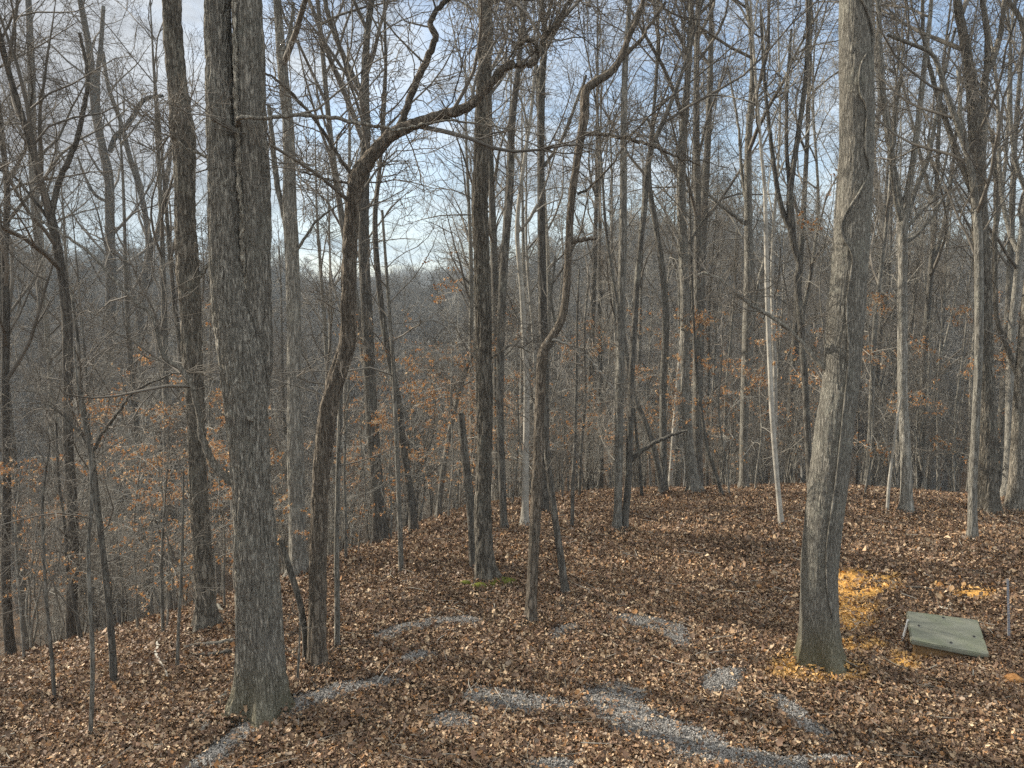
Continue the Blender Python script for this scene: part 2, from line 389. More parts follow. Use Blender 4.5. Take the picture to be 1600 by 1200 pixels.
# patches on the floor given as ellipses (image centre, half width, half height, angle deg)
GRAVEL = [(330, 1185, 60, 14, -40), (375, 1155, 62, 14, -38), (430, 1124, 70, 13, -33), (485, 1097, 60, 12, -26), (530, 1083, 60, 10, -15), (580, 1073, 50, 8, -8), (725, 972, 36, 11, 0), (615, 988, 40, 8, -14), (680, 974, 36, 7, -8),
          (885, 985, 36, 9, -12), (1000, 975, 46, 9, 6), (1055, 995, 26, 16, 20), (815, 1098, 86, 17, 6), (960, 1100, 62, 30, 12), (1000, 1125, 70, 30, 18), (1080, 1160, 95, 26, 12),
          (1150, 1188, 120, 20, 5), (1132, 1062, 34, 18, -30), (712, 1130, 36, 13, 0), (1235, 1112, 42, 16, 40), (1268, 1142, 34, 14, 30), (868, 1196, 54, 9, 0), (1290, 1192, 70, 9, 0), (650, 1030, 34, 6, -10)]
CLAY = [(1325, 906, 30, 12, 0), (1352, 930, 46, 11, -20), (1335, 962, 40, 11, -12), (1325, 982, 34, 8, -8), (1412, 1038, 24, 11, 15), (1285, 1056, 66, 15, 0), (1345, 1012, 34, 12, 0), (1468, 917, 10, 4, 0), (1440, 1030, 16, 6, 0), (1312, 935, 20, 34, 0), (1380, 905, 24, 5, 0), (1520, 930, 26, 6, 0), (1230, 1045, 24, 9, 0)]
def patch_geo(lst):
    out = []
    for (x, y, a, b, deg) in lst:
        c = hit(x, y); g = math.radians(deg)
        e1 = hit(x+a*math.cos(g), y+a*math.sin(g)) - c; e2 = hit(x-b*math.sin(g), y+b*math.cos(g)) - c
        out.append((c[:2], np.linalg.inv(np.array([e1[:2], e2[:2]]).T), np.linalg.norm(e1[:2]), np.linalg.norm(e2[:2])))
    return out
def pmask(geo, x, y, ns=0.9):
    q = np.stack([x, y], -1); m = np.full(x.shape, -9.0)
    nz = ns*(fbm(np.stack([x*2.6, y*2.6, 0*x+3], -1), 4)-0.46)*2.2
    for c, A, _, _ in geo:
        u = (q-c)@A.T; m = np.maximum(m, 1-np.hypot(u[..., 0], u[..., 1]))
    return m + nz*0.45
GG = patch_geo(GRAVEL); GC = patch_geo(CLAY)
def patch_mesh(geo, name, lift, height, step=0.03, ns=0.9):
    x0 = min(c[0]-1.8*max(a, b) for c, _, a, b in geo); x1 = max(c[0]+1.8*max(a, b) for c, _, a, b in geo)
    y0 = min(c[1]-1.8*max(a, b) for c, _, a, b in geo); y1 = max(c[1]+1.8*max(a, b) for c, _, a, b in geo)
    X, Y = np.meshgrid(np.arange(x0, x1, step), np.arange(y0, y1, step), indexing='ij')
    m = pmask(geo, X, Y, ns)
    Z = ground(X, Y)+lift*np.clip(m*8, -2, 1)+np.clip(m, 0, 0.6)*height + 0.008*fbm(np.stack([X*30, Y*30, 0*X], -1), 2)
    ny = X.shape[1]; i = np.arange(X.shape[0]-1)[:, None]*ny+np.arange(ny-1)[None]
    keep = (m[:-1, :-1] > -0.06)
    i = i[keep]; q = np.stack([i, i+ny, i+ny+1, i+1], -1)
    used, inv = np.unique(q, return_inverse=True)
    return new_mesh(name, np.stack([X, Y, Z], -1).reshape(-1, 3)[used], inv.reshape(-1, 4))
tag(obj('clay_soil', patch_mesh(GC, 'clay_soil', 0.012, 0.03, 0.03, 2.2), M['clay']), 'patches of bare orange clay showing between the leaves by the thick right trunk', kind='stuff')
tag(obj('gravel_bed', patch_mesh(GG, 'gravel_bed', 0.008, 0.02, 0.03, 1.5), M['gravelbed']), 'grey stone dust of the bare gravel strips', kind='stuff')

# stones
def stones():
    V = []; n = 0; X = []
    for c, A, a, b in GG:
        k = int(a*b*math.pi*4200); q = c + (np.linalg.inv(A)@(rng.normal(size=(2, k))*0.55)).T; X.append(q)
    q = np.concatenate(X); m = pmask(GG, q[:, 0], q[:, 1], 1.5); q = q[(m > rng.random(len(q))*0.45-0.38)]
    n = len(q); z = ground(q[:, 0], q[:, 1])
    s = 0.005+0.010*rng.random(n)**2
    base = np.array([[1, 0, 0], [0, 1, 0], [-1, 0, 0], [0, -1, 0], [0, 0, 0.8], [0, 0, -0.8]], float)
    P = base[None]*(0.7+0.6*rng.random((n, 6, 1)))*s[:, None, None]*(0.7+0.7*rng.random((n, 1, 3)))
    a = rng.random(n)*6.28; ca, sa = np.cos(a)[:, None], np.sin(a)[:, None]
    P = np.stack([P[..., 0]*ca-P[..., 1]*sa, P[..., 0]*sa+P[..., 1]*ca, P[..., 2]], -1)
    P += np.stack([q[:, 0], q[:, 1], z+0.02+np.clip(pmask(GG, q[:, 0], q[:, 1]), 0, .6)*0.02], -1)[:, None]
    t = np.array([[0, 1, 4], [1, 2, 4], [2, 3, 4], [3, 0, 4], [1, 0, 5], [2, 1, 5], [3, 2, 5], [0, 3, 5]])
    T = (t[None]+(np.arange(n)*6)[:, None, None]).reshape(-1, 3)
    v = 0.09+0.27*rng.random(n)**1.5
    col = np.repeat((v[:, None]*np.array([[1.04, 1.0, 0.93]]))[:, None], 6, 1).reshape(-1, 3)
    return new_mesh('gravel', P.reshape(-1, 3), None, T, False, col)
tag(obj('gravel', stones(), M['stones']), 'loose blue-grey crushed stones in strips among the leaves', kind='stuff')

# ------------------------------------------------------------------ leaves
PAL = np.array([0.86, 0.80, 0.70])*np.array([(0.115, 0.078, 0.054), (0.18, 0.115, 0.08), (0.27, 0.185, 0.125), (0.38, 0.27, 0.18), (0.52, 0.41, 0.29), (0.29, 0.24, 0.20), (0.36, 0.20, 0.09), (0.58, 0.48, 0.36)])
PW = np.array([0.17, 0.22, 0.19, 0.15, 0.09, 0.09, 0.05, 0.04])
def leaf_mesh(name, pos, size, cols, prof, yaw, tilt, roll, curl, fold, hang=None):
    n = len(pos); st = len(prof); t = np.linspace(0, 1, st)
    wd = np.asarray(prof)
    s = size[:, None]
    bend = curl[:, None]*t[None]
    ax = np.cumsum(np.concatenate([np.zeros((n, 1)), np.cos(bend[:, 1:])/(st-1)], 1), 1)*s - s*0.5
    az_ = np.cumsum(np.concatenate([np.zeros((n, 1)), np.sin(bend[:, 1:])/(st-1)], 1), 1)*s
    wv = wd[None]*s*(0.17+0.24*(np.abs(np.sin(yaw*37.7))))[:, None]
    cf = np.cos(fold)[:, None]; sf = np.sin(fold)[:, None]
    L = np.stack([ax, wv*cf, az_+wv*sf], -1); C = np.stack([ax, 0*ax, az_], -1); Rr = np.stack([ax, -wv*cf, az_+wv*sf], -1)
    V = np.stack([L, C, Rr], 2)                                     # n, st, 3, xyz
    x, y, z = V[..., 0], V[..., 1], V[..., 2]
    def e(a): return a[:, None, None]
    cr, sr = e(np.cos(roll)), e(np.sin(roll)); y, z = y*cr-z*sr, y*sr+z*cr
    ct, s_t = e(np.cos(tilt)), e(np.sin(tilt)); x, z = x*ct-z*s_t, x*s_t+z*ct
    cy_, sy_ = e(np.cos(yaw)), e(np.sin(yaw)); x, y = x*cy_-y*sy_, x*sy_+y*cy_
    V = np.stack([x, y, z], -1)+pos[:, None, None]
    i = np.arange(st-1)[:, None]*3+np.arange(2)[None]
    q = np.stack([i, i+3, i+4, i+1], -1).reshape(-1, 4)
    Q = (q[None]+(np.arange(n)*st*3)[:, None, None]).reshape(-1, 4)
    return new_mesh(name, V.reshape(-1, 3), Q, None, True, np.repeat(cols, st*3, 0))
def scatter(r0, r1, dens, a0=-36, a1=36):
    n = int(0.5*math.radians(a1-a0)*(r1*r1-r0*r0)*dens)
    r = np.sqrt(r0*r0+(r1*r1-r0*r0)*rng.random(n)); a = np.radians(a0+(a1-a0)*rng.random(n))
    return r*np.sin(a), r*np.cos(a)
def litter_cols(x, y):
    n = len(x); big = fbm(np.stack([x*0.7, y*0.7, 0*x+8], -1), 3)
    c = PAL[rng.choice(len(PAL), n, p=PW)]*(0.75+0.5*rng.random((n, 1)))
    c = c*(0.8+0.9*(big[:, None]-0.2))
    m = pmask(GC, x, y); f = np.clip(m*2+0.85, 0, 0.9)[:, None]*(rng.random((n, 1)) < 0.6)
    return c*(1-f)+f*np.array([0.58, 0.35, 0.12])*(0.5+rng.random((n, 1)))
# ------------------------------------------------------------------ hand placed trees
BASES = []; MARK = []
LV_BIG = [dict(n=16, t0=0.42, t1=1.0, length=(0.6, 0.20), ang=42, Nn=8, up=0.10, wob=0.13, rr=0.013, rtip=0.008),
          dict(n=6, t0=0.2, t1=1.0, length=(0.3, 0.42), ang=48, Nn=6, up=0.04, wob=0.2, rr=0.011, rtip=0.005),
          dict(n=6, t0=0.15, t1=1.0, length=(0.2, 0.42), ang=50, Nn=5, up=0.03, wob=0.24, rr=0.009, rtip=0.0035),
          dict(n=4, t0=0.2, t1=1.0, length=(0.12, 0.45), ang=50, Nn=4, up=0.02, wob=0.26, rr=0.008, rtip=0.0028)]
def lv(base, **over):
    out = [dict(d) for d in base]
    for k, v in over.items():
        i, key = k.split('_', 1); out[int(i[1:])][key] = v
    return out
def pix_path(pts, Y0, slope=0.0, ref=None):
    pts = np.asarray(pts, float)
    cum = np.concatenate([[0], np.cumsum(np.linalg.norm(np.diff(pts[:, :2], axis=0), axis=1))])
    Y = Y0 + slope*cum*Y0/F
    P, t = at(pts[:, 0], pts[:, 1], Y); R = pts[:, 2]/2*t/F
    return P, R
def hand_tree(label, bark, trunk, limbs=(), D=None, H=19, cr=0.4, group=None, cat='tree', name='bare_tree', hi=0, flare=0.75, twig='twig', seed=1, crownlv=None, lean=(0, 0), nb=16, limb_tw=7, lump=0.16, top=True, amp=0.012):
    r = np.random.default_rng(seed*101+5)
    if D is None:
        b = hit(trunk[0][0], trunk[0][1]); Y0 = b[1]
    else:
        Y0 = D
    P, R = pix_path(trunk, Y0)
    if D is not None:
        gz = float(ground(P[0, 0], P[0, 1]))
        if P[0, 2] > gz+0.2: P = np.vstack([[P[0, 0], P[0, 1], gz], P]); R = np.concatenate([[R[0]*1.08], R])
    P = P.copy(); z0 = float(ground(P[0, 0], P[0, 1])); P[0, 2] = z0 - 0.08
    base = P[0].copy(); base[2] = z0
    # gentle wander in depth so that no trunk is a flat tracing
    dz = np.sin(P[:, 2]*0.5+seed)*0.10; dz -= dz[0]; P[:, 1] += dz*np.clip((P[:, 2]-z0)/3, 0, 1)
    vis_top = P[-1, 2]
    if top and vis_top < z0+H:
        d = P[-1]-P[-2]; d /= np.linalg.norm(d); q = P[-1].copy(); rr_ = R[-1]; k = max(3, int((z0+H-vis_top)/1.3)); Rl = []
        for i in range(k):
            d = d*0.85+np.array([lean[0], lean[1], 1])*0.15+r.normal(size=3)*0.05; d /= np.linalg.norm(d)
            q = q+d*(z0+H-vis_top)/k; P = np.vstack([P, q]); Rl.append(max(0.012, rr_*(1-(i+1)/(k+0.3))**0.9))
        R = np.concatenate([R, Rl])
    L = np.linalg.norm(np.diff(P, axis=0), axis=1).sum()
    BASES.append((base[0], base[1], R[0]))
    MARK.append((float(trunk[min(2, len(trunk)-1)][0]), label))
    root = empty(name, base); tag(root, label, cat, group)
    off = base
    if hi:
        n = int(L/ (0.02 if hi > 1 else 0.035)); C = catmull(np.column_stack([P, R]), n)
        keep = C[:, 2] < max(vis_top, z0+3)+1.0
        A = C[keep]; K = int(np.clip(2*math.pi*A[:, 3].max()/0.009, 24, 250))
        V, Q = bark_tube(A[:, :3]-off, A[:, 3], K, 0.0, amp, 0.03 if hi > 1 else 0.045, 0.22, flare, seed, 5, lump)
        g = Geo(); g.add(V, Q)
        if (~keep).sum() > 12:
            Bq = C[~keep][::14]; Bq = np.vstack([C[keep][-1:], Bq]); g.tubes(Bq[None, :, :3]-off, Bq[None, :, 3], 10)
        me = g.mesh('trunk')
    else:
        n = max(14, int(L/0.16)); C = catmull(np.column_stack([P, R]), n); C[:, 3] = np.maximum(C[:, 3], 0.006)
        K = 14 if C[0, 3] > 0.06 else 7
        V, Q = bark_tube(C[:, :3]-off, C[:, 3], K, 0.0, 0.1*C[:, 3].mean(), 0.08, 0.4, flare, seed)
        me = new_mesh('trunk', V, Q)
    obj('trunk', me, M[bark], root)
    # traced limbs
    G = Geo(); srcs = []
    for lb in limbs:
        slope = 0.0; pts = lb; dy = 0
        if isinstance(lb, dict): slope = lb.get('s', 0); pts = lb['p']; dy = lb.get('dy', 0)
        LP, LR = pix_path(pts, Y0+dy, slope)
        if dy: LP[0, 1] += 0.22; LR[0] *= 1.7; LR[1] *= 1.25
        LP[:, 1] += np.interp(LP[0, 2], C[:, 2], C[:, 1]) - Y0
        lc = catmull(np.column_stack([LP-off, LR]), max(8, int(len(pts)*5)))
        lc[:, 3] = np.maximum(lc[:, 3], 0.004)
        lc[:, :3] += (np.random.default_rng(seed).normal(size=(len(lc), 3))*0.006)
        V, Q = tube_arrays(lc[None, :, :3], lc[None, :, 3], 10)
        lo = obj('limb', new_mesh('limb', V, Q), M[bark if not (isinstance(lb, dict) and lb.get('pale')) else 'beech'], root)
        if not (isinstance(lb, dict) and lb.get('bare')): srcs.append(lc)
    # crown of fine branches
    CP = catmull(np.column_stack([P, R]), 24); CP[:, :3] -= off
    lvl = crownlv or lv(LV_BIG, l0_n=nb, l0_t0=cr)
    if nb > 0:
        crown(r, CP[None, :, :3], CP[None, :, 3], lvl, G)
    for lc in srcs:
        ii = np.linspace(0, len(lc)-1, 12).astype(int); q = lc[ii]
        l2 = [dict(d) for d in LV_BIG[1:]]; l2[0]['n'] = limb_tw; l2[0]['length'] = (0.35, 0.24)
        crown(r, q[None, :, :3], q[None, :, 3], l2, G, K=(4, 3, 3))
    if G.n: obj('crown', G.mesh('crown'), M[twig], root)
    return root, C

SAP = [dict(n=11, t0=0.3, t1=1.0, length=(0.15, 0.26), ang=50, Nn=6, up=0.05, wob=0.2, rr=0.008, rtip=0.004),
       dict(n=5, t0=0.2, t1=1.0, length=(0.08, 0.42), ang=45, Nn=4, up=0.02, wob=0.26, rr=0.007, rtip=0.003),
       dict(n=3, t0=0.2, t1=1.0, length=(0.06, 0.4), ang=45, Nn=4, up=0.0, wob=0.28, rr=0.007, rtip=0.0025)]

# the twin-stemmed oak at left: one trunk that divides; the second stem is a part of its own
tA, CA = hand_tree('huge twin-stemmed grey oak splitting into two parallel stems above a long cleft', 'oak',
    [(406, 1112, 82), (408, 1060, 72), (404, 900, 66), (398, 750, 57), (391, 640, 62), (383, 560, 66), (367, 480, 54), (357, 390, 47), (355, 300, 48), (349, 200, 45), (343, 100, 41), (339, 0, 39)],
    limbs=[dict(p=[(362, 194, 4), (374, 187, 6), (386, 184, 6.5), (400, 187, 6), (440, 184, 6), (480, 181, 6), (540, 189, 6), (580, 197, 5), (625, 203, 4.5), (660, 196, 4), (700, 189, 3.5), (750, 196, 3), (800, 204, 2), (850, 212, 1.5)], s=-0.12, dy=-0.27),
           dict(p=[(375, 752, 13), (360, 745, 12), (338, 722, 11), (322, 680, 10), (314, 630, 9), (300, 592, 9), (284, 572, 8), (262, 556, 7), (252, 525, 7), (243, 492, 6), (222, 476, 6), (190, 442, 5), (150, 400, 4.5), (110, 370, 4), (60, 340, 3), (10, 318, 2)], s=0.10),
           dict(p=[(352, 262, 7), (332, 250, 5), (300, 236, 4), (270, 215, 3), (240, 205, 2)], s=0.2)],
    hi=2, flare=0.5, seed=3, H=21, cr=0.62, amp=0.03)
YA = tA.location.y
st2 = np.array([(401, 640, 30), (405, 560, 40), (401, 480, 44), (400, 400, 45), (398, 300, 46), (393, 200, 47), (390, 100, 47), (386, 0, 44), (384, -120, 38), (380, -300, 25), (370, -500, 10)], float)
P2, R2 = pix_path(st2, YA-0.02); C2 = catmull(np.column_stack([P2-np.array(tA.location), R2]), int(np.linalg.norm(np.diff(P2, axis=0), axis=1).sum()/0.03))
V, Q = bark_tube(C2[:, :3], C2[:, 3], 130, 0, 0.024, 0.035, 0.25, 0, 8)
obj('stem', new_mesh('stem', V, Q), M['oak'], tA)
ss = pix_path([(365, -20, 5), (367, 60, 4), (368, 120, 6), (371, 190, 5), (373, 240, 7), (374, 290, 6), (378, 340, 5), (379, 390, 6), (384, 440, 4), (387, 492, 2)], YA-0.15)  # added strip between the stems; its pale colour stands in for a sunlit edge
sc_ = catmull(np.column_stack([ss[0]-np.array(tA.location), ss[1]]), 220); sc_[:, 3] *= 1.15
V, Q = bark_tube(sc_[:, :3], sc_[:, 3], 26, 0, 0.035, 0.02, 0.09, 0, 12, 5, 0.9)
obj('sunlit_seam', new_mesh('sunlit_seam', V, Q), M['sunlit_edge'], tA)
gs = Geo(); q = C2[np.linspace(0, len(C2)-1, 20).astype(int)]
crown(np.random.default_rng(4), q[None, :, :3], q[None, :, 3], lv(LV_BIG, l0_n=9, l0_t0=0.7), gs); obj('crown', gs.mesh('crown'), M['twig'], tA)
bs = pix_path([(397, 655, 9), (390, 655, 8), (386, 650, 3)], YA-0.33)
V, Q = tube_arrays((bs[0]-np.array(tA.location))[None], bs[1][None], 8); obj('branch_stub', new_mesh('branch_stub', V, Q), M['oak'], tA)

hand_tree('thick rough dark tree with a burl and flaring roots just behind the twin oak', 'rough',
    [(322, 987, 33), (320, 930, 29), (313, 830, 27), (306, 740, 26), (301, 650, 28), (294, 560, 31), (290, 480, 31), (284, 410, 36), (280, 330, 31), (279, 240, 33), (276, 200, 37), (272, 150, 29), (265, 80, 28), (263, 0, 27)],
    limbs=[dict(p=[(303, 432, 8), (318, 412, 6), (332, 395, 5), (345, 380, 3)], s=0.2)], hi=1, seed=5, H=20, cr=0.66, amp=0.03, flare=0.75, nb=12)
hand_tree('crooked dark-barked tree bending in an S with one great limb swept right', 'cherry',
    [(495, 1046, 31), (496, 960, 28), (497, 850, 26), (501, 750, 26), (510, 660, 28), (524, 596, 27), (543, 535, 25), (546, 470, 22), (548, 400, 22), (553, 330, 22), (562, 280, 25), (585, 245, 22), (612, 216, 20), (650, 198, 18), (695, 184, 16), (732, 171, 14), (760, 145, 12), (786, 113, 12), (805, 106, 11), (828, 107, 10), (840, 95, 9), (848, 68, 8), (868, 47, 8), (877, 28, 6), (900, -10, 5)],
    limbs=[dict(p=[(618, 215, 12), (632, 190, 11), (646, 150, 11), (666, 105, 11), (682, 66, 10), (681, 58, 11), (674, 42, 9), (686, 20, 8), (705, 2, 8), (730, -30, 6), (760, -90, 4)], s=0.1),
           dict(p=[(838, 100, 7), (840, 85, 8), (834, 73, 7), (822, 70, 6), (812, 76, 5), (808, 84, 4)], s=0, bare=1),
           dict(p=[(562, 285, 6), (545, 265, 6), (524, 232, 6), (500, 196, 5), (470, 160, 5), (440, 132, 4), (412, 112, 3)], s=0.12),
           dict(p=[(555, 290, 4), (530, 285, 4), (500, 278, 3), (470, 270, 2)], s=-0.2),
           dict(p=[(768, 140, 5), (785, 122, 4), (800, 90, 3), (820, 60, 3), (838, 40, 2)], s=0.1)],
    hi=1, seed=7, H=11.5, cr=0.55, nb=9, amp=0.022, top=False, flare=0.45)
hand_tree('straight dark tree forking high, seen just right of the crooked tree', 'dark',
    [(595, 851, 22), (591, 780, 20), (585, 700, 19), (580, 600, 18), (576, 500, 17), (571, 400, 17), (570, 300, 16), (572, 200, 14), (570, 140, 13), (573, 60, 10), (580, 0, 9)],
    limbs=[dict(p=[(570, 150, 9), (556, 128, 9), (540, 95, 9), (526, 62, 8), (515, 30, 8), (507, -5, 7), (500, -50, 5)], s=0.1)], hi=1, seed=9, H=22, cr=0.36)
hand_tree('tall grey tree standing between the twin oak and the crooked tree', 'grey',
    [(467, 903, 29), (465, 840, 26), (461, 700, 25), (458, 600, 23), (456, 500, 22), (452, 400, 22), (448, 320, 21), (447, 210, 18), (438, 100, 16), (431, 0, 12)],
    limbs=[dict(p=[(444, 360, 9), (434, 310, 9), (426, 270, 9), (421, 220, 8), (415, 160, 6)], s=0.1), dict(p=[(442, 90, 7), (450, 50, 6), (456, 0, 5)], s=0.1), dict(p=[(460, 390, 5), (490, 345, 4), (520, 322, 3), (545, 312, 2)], s=-.1)],
    hi=1, seed=11, H=22, cr=0.42)
hand_tree('stout straight tree rising in mid view with bright moss at its foot', 'rough',
    [(763, 912, 34), (758, 880, 29), (754, 800, 26), (757, 700, 25), (757, 600, 25), (755, 500, 26), (753, 400, 25), (750, 330, 25), (752, 250, 23), (755, 150, 21), (760, 60, 21), (758, 0, 20)],
    limbs=[dict(p=[(760, 12, 9), (790, 2, 8), (830, 3, 7), (870, -8, 5)], s=0.1), dict(p=[(768, 560, 4), (800, 540, 3), (832, 552, 2)], s=-.2)], hi=1, seed=13, H=21, cr=0.6, amp=0.024, flare=0.6)
hand_tree('broken-topped dead pole leaning against the mossy-footed tree', 'dark',
    [(741, 890, 14), (737, 810, 14), (730, 740, 13), (724, 680, 12), (721, 645, 11)], cat='tree snag', name='tree_snag', top=False, nb=0, seed=15, flare=0.1)
hand_tree('slim tan pole tree whose kinked upper stem sweeps right past a dead stub', 'cherry',
    [(828, 977, 19), (832, 900, 17), (837, 800, 17), (841, 700, 16), (845, 610, 16), (848, 555, 16), (862, 528, 13), (878, 500, 13), (886, 455, 12), (889, 400, 12), (892, 340, 12), (897, 290, 12), (906, 230, 13), (915, 180, 14), (917, 138, 14), (935, 120, 13), (955, 108, 12), (973, 84, 11), (984, 55, 9), (1000, 20, 8), (1008, -5, 7)],
    limbs=[dict(p=[(893, 378, 8), (906, 374, 7), (920, 371, 6), (933, 372, 4)], s=0, bare=1),
           dict(p=[(846, 545, 4), (856, 534, 4), (874, 533, 4), (900, 546, 3.5), (925, 565, 3), (945, 590, 2.5), (965, 615, 2)], s=-0.2, pale=1),
           dict(p=[(913, 205, 6), (950, 206, 6), (985, 212, 6), (1020, 222, 5), (1060, 240, 4), (1100, 255, 3)], s=0.2),
           dict(p=[(903, 300, 4), (925, 290, 4), (960, 250, 3), (1000, 195, 3), (1060, 140, 2)], s=-0.1),
           dict(p=[(975, 85, 7), (1000, 60, 6), (1020, 30, 5), (1045, -5, 5)], s=0.1)],
    hi=1, seed=17, H=15, cr=0.62, nb=9, amp=0.01)
hand_tree('thin stem leaning against the tan pole tree, foot set to its right', 'dark',
    [(885, 932, 12), (876, 870, 12), (866, 800, 11), (857, 730, 11), (852, 660, 10), (848, 600, 9), (850, 560, 7), (870, 520, 6), (862, 470, 4), (868, 400, 3)], seed=19, top=False, nb=6, crownlv=SAP, hi=0)
hand_tree('straight dark tree standing directly behind the tan pole tree', 'dark',
    [(850, 803, 15), (851, 700, 14), (850, 600, 14), (848, 500, 14), (846, 400, 13), (845, 300, 12), (845, 200, 12), (846, 130, 12), (852, 60, 8), (845, 0, 7)],
    limbs=[dict(p=[(846, 150, 8), (836, 100, 7), (820, 50, 6), (808, -5, 5)], s=.1), dict(p=[(850, 260, 6), (875, 225, 5), (895, 175, 5), (915, 120, 4)], s=.2)], seed=21, H=23, cr=0.4)
hand_tree('slender pale beech left of the tan pole tree with clean bright bark', 'beech',
    [(820, 823, 13), (821, 760, 11), (822, 680, 10), (823, 600, 10), (820, 540, 9), (815, 450, 8), (808, 360, 7), (815, 280, 6)], seed=23, H=15, cr=0.4, twig='twig_pale', nb=10, hi=0)
hand_tree('narrow tree right behind the mossy-footed one, curving up to the right', 'dark',
    [(788, 829, 11), (784, 740, 12), (781, 640, 12), (782, 540, 13), (785, 460, 13), (790, 380, 13), (797, 290, 12), (799, 210, 11), (806, 140, 9), (815, 60, 7), (822, 0, 6)], seed=25, H=22, cr=0.38)
hand_tree('left stem of the close pair of slim trees joined at one foot', 'grey',
    [(964, 832, 14), (966, 760, 13), (967, 650, 13), (968, 560, 13), (969, 460, 12), (971, 380, 12), (972, 300, 11), (973, 200, 10), (976, 100, 9), (984, 0, 7)], seed=27, H=22, cr=0.4)
hand_tree('right stem of the close pair, leaning out to the right', 'dark',
    [(974, 831, 12), (981, 760, 11), (984, 680, 11), (986, 600, 10), (992, 500, 10), (999, 410, 9), (1008, 330, 9), (1018, 240, 8), (1048, 165, 7), (1075, 90, 5)],
    limbs=[dict(p=[(983, 722, 8), (1005, 702, 7), (1030, 688, 6), (1055, 678, 5), (1075, 672, 3)], s=-0.1, bare=1)], seed=29, H=17, cr=0.45, nb=12)
hand_tree('sturdy grey tree with a swollen curved foot at the edge of the slope', 'grey',
    [(1087, 772, 20), (1080, 725, 17), (1075, 670, 15), (1072, 600, 14), (1073, 500, 15), (1070, 400, 14), (1065, 310, 14), (1067, 220, 12), (1074, 120, 10), (1080, 0, 8)],
    limbs=[dict(p=[(1069, 300, 6), (1058, 270, 6), (1045, 250, 6), (1030, 225, 5), (1010, 180, 4)], s=.1), dict(p=[(1078, 380, 5), (1100, 345, 4), (1110, 330, 3)], s=.1)], hi=1, seed=31, H=23, cr=0.42)
hand_tree('slim tree left of the curved-foot tree, straight with a high fork', 'grey',
    [(1038, 772, 12), (1036, 680, 11), (1036, 600, 11), (1039, 510, 11), (1034, 430, 10), (1022, 350, 9), (1012, 280, 8), (1018, 200, 6), (1025, 120, 5)], seed=33, H=20, cr=0.4)
hand_tree('tall straight grey tree with tight upswept branches left of the white stem', 'grey',
    [(1162, 766, 14), (1162, 680, 13), (1163, 600, 14), (1167, 500, 15), (1170, 400, 14), (1170, 320, 12), (1171, 220, 11), (1177, 120, 9), (1172, 40, 7), (1165, 0, 6)],
    limbs=[dict(p=[(1164, 350, 6), (1150, 338, 6), (1128, 322, 5), (1105, 300, 4), (1085, 270, 3)], s=.1), dict(p=[(1172, 500, 6), (1182, 470, 6), (1186, 430, 5), (1200, 390, 4)], s=.1), dict(p=[(1170, 330, 6), (1160, 270, 5), (1155, 200, 4), (1140, 110, 3)], s=.1)],
    hi=0, seed=35, H=23, cr=0.4, nb=18)
hand_tree('thin white-barked stem standing left of the thick vine-wrapped trunk', 'beech',
    [(1222, 823, 9), (1217, 780, 8), (1211, 700, 8), (1208, 640, 8), (1206, 560, 7), (1203, 470, 7), (1201, 380, 7), (1198, 300, 6), (1190, 220, 5)], seed=37, H=15, cr=0.45, twig='twig_pale', nb=9)
hand_tree('dark wavy tree that kinks beside the thick vine-wrapped trunk', 'dark',
    [(1268, 790, 11), (1262, 680, 10), (1257, 600, 10), (1250, 520, 10), (1243, 450, 10), (1241, 432, 10), (1246, 415, 9), (1236, 385, 10), (1232, 350, 12), (1230, 300, 10), (1240, 230, 8), (1255, 130, 7), (1262, 30, 6)],
    limbs=[dict(p=[(1231, 360, 9), (1218, 330, 8), (1208, 280, 7), (1200, 220, 6), (1190, 120, 5), (1185, 20, 4)], s=.1), dict(p=[(1231, 310, 7), (1225, 240, 6), (1225, 150, 5), (1232, 50, 4)], s=.15)], seed=39, H=22, cr=0.45)
tV, CV = hand_tree('thick grey trunk leaning right, wrapped by a thin vine, beside the wooden cover', 'fine',
    [(1284, 1042, 66), (1281, 1000, 58), (1279, 900, 55), (1284, 820, 57), (1292, 740, 58), (1300, 660, 56), (1309, 600, 54), (1318, 500, 54), (1327, 400, 53), (1336, 300, 51), (1341, 200, 51), (1342, 100, 51), (1342, 0, 48)],
    limbs=[dict(p=[(1292, 582, 8), (1270, 560, 8), (1245, 530, 7), (1215, 503, 7), (1180, 482, 6), (1150, 460, 6), (1120, 435, 5), (1100, 428, 4), (1085, 430, 3)], s=0.25)],
    hi=2, seed=41, H=22, cr=0.72, amp=0.009, flare=0.42, lump=0.03)
hand_tree('pale straight tree with a tulip-shaped fan of upswept limbs right of the thick trunk', 'grey',
    [(1417, 803, 19), (1416, 720, 16), (1414, 620, 15), (1416, 520, 15), (1417, 420, 14), (1418, 345, 15), (1427, 280, 10), (1437, 200, 9), (1446, 100, 8), (1455, 0, 6)],
    limbs=[dict(p=[(1417, 350, 11), (1408, 290, 10), (1398, 235, 10), (1390, 180, 10), (1383, 110, 9), (1379, 30, 8), (1378, -30, 7)], s=.05),
           dict(p=[(1420, 350, 9), (1435, 300, 8), (1455, 250, 7), (1467, 190, 6), (1480, 120, 5), (1500, 40, 4)], s=.15),
           dict(p=[(1423, 355, 6), (1445, 330, 5), (1465, 310, 5), (1480, 270, 4), (1490, 220, 3)], s=-.1),
           dict(p=[(1418, 380, 7), (1440, 365, 5), (1465, 335, 4), (1490, 290, 4), (1510, 240, 3)], s=.2),
           dict(p=[(1415, 350, 6), (1407, 320, 6), (1402, 280, 6), (1400, 240, 5), (1408, 160, 4), (1420, 60, 3)], s=-.1)], seed=43, H=22, cr=0.45, nb=14)
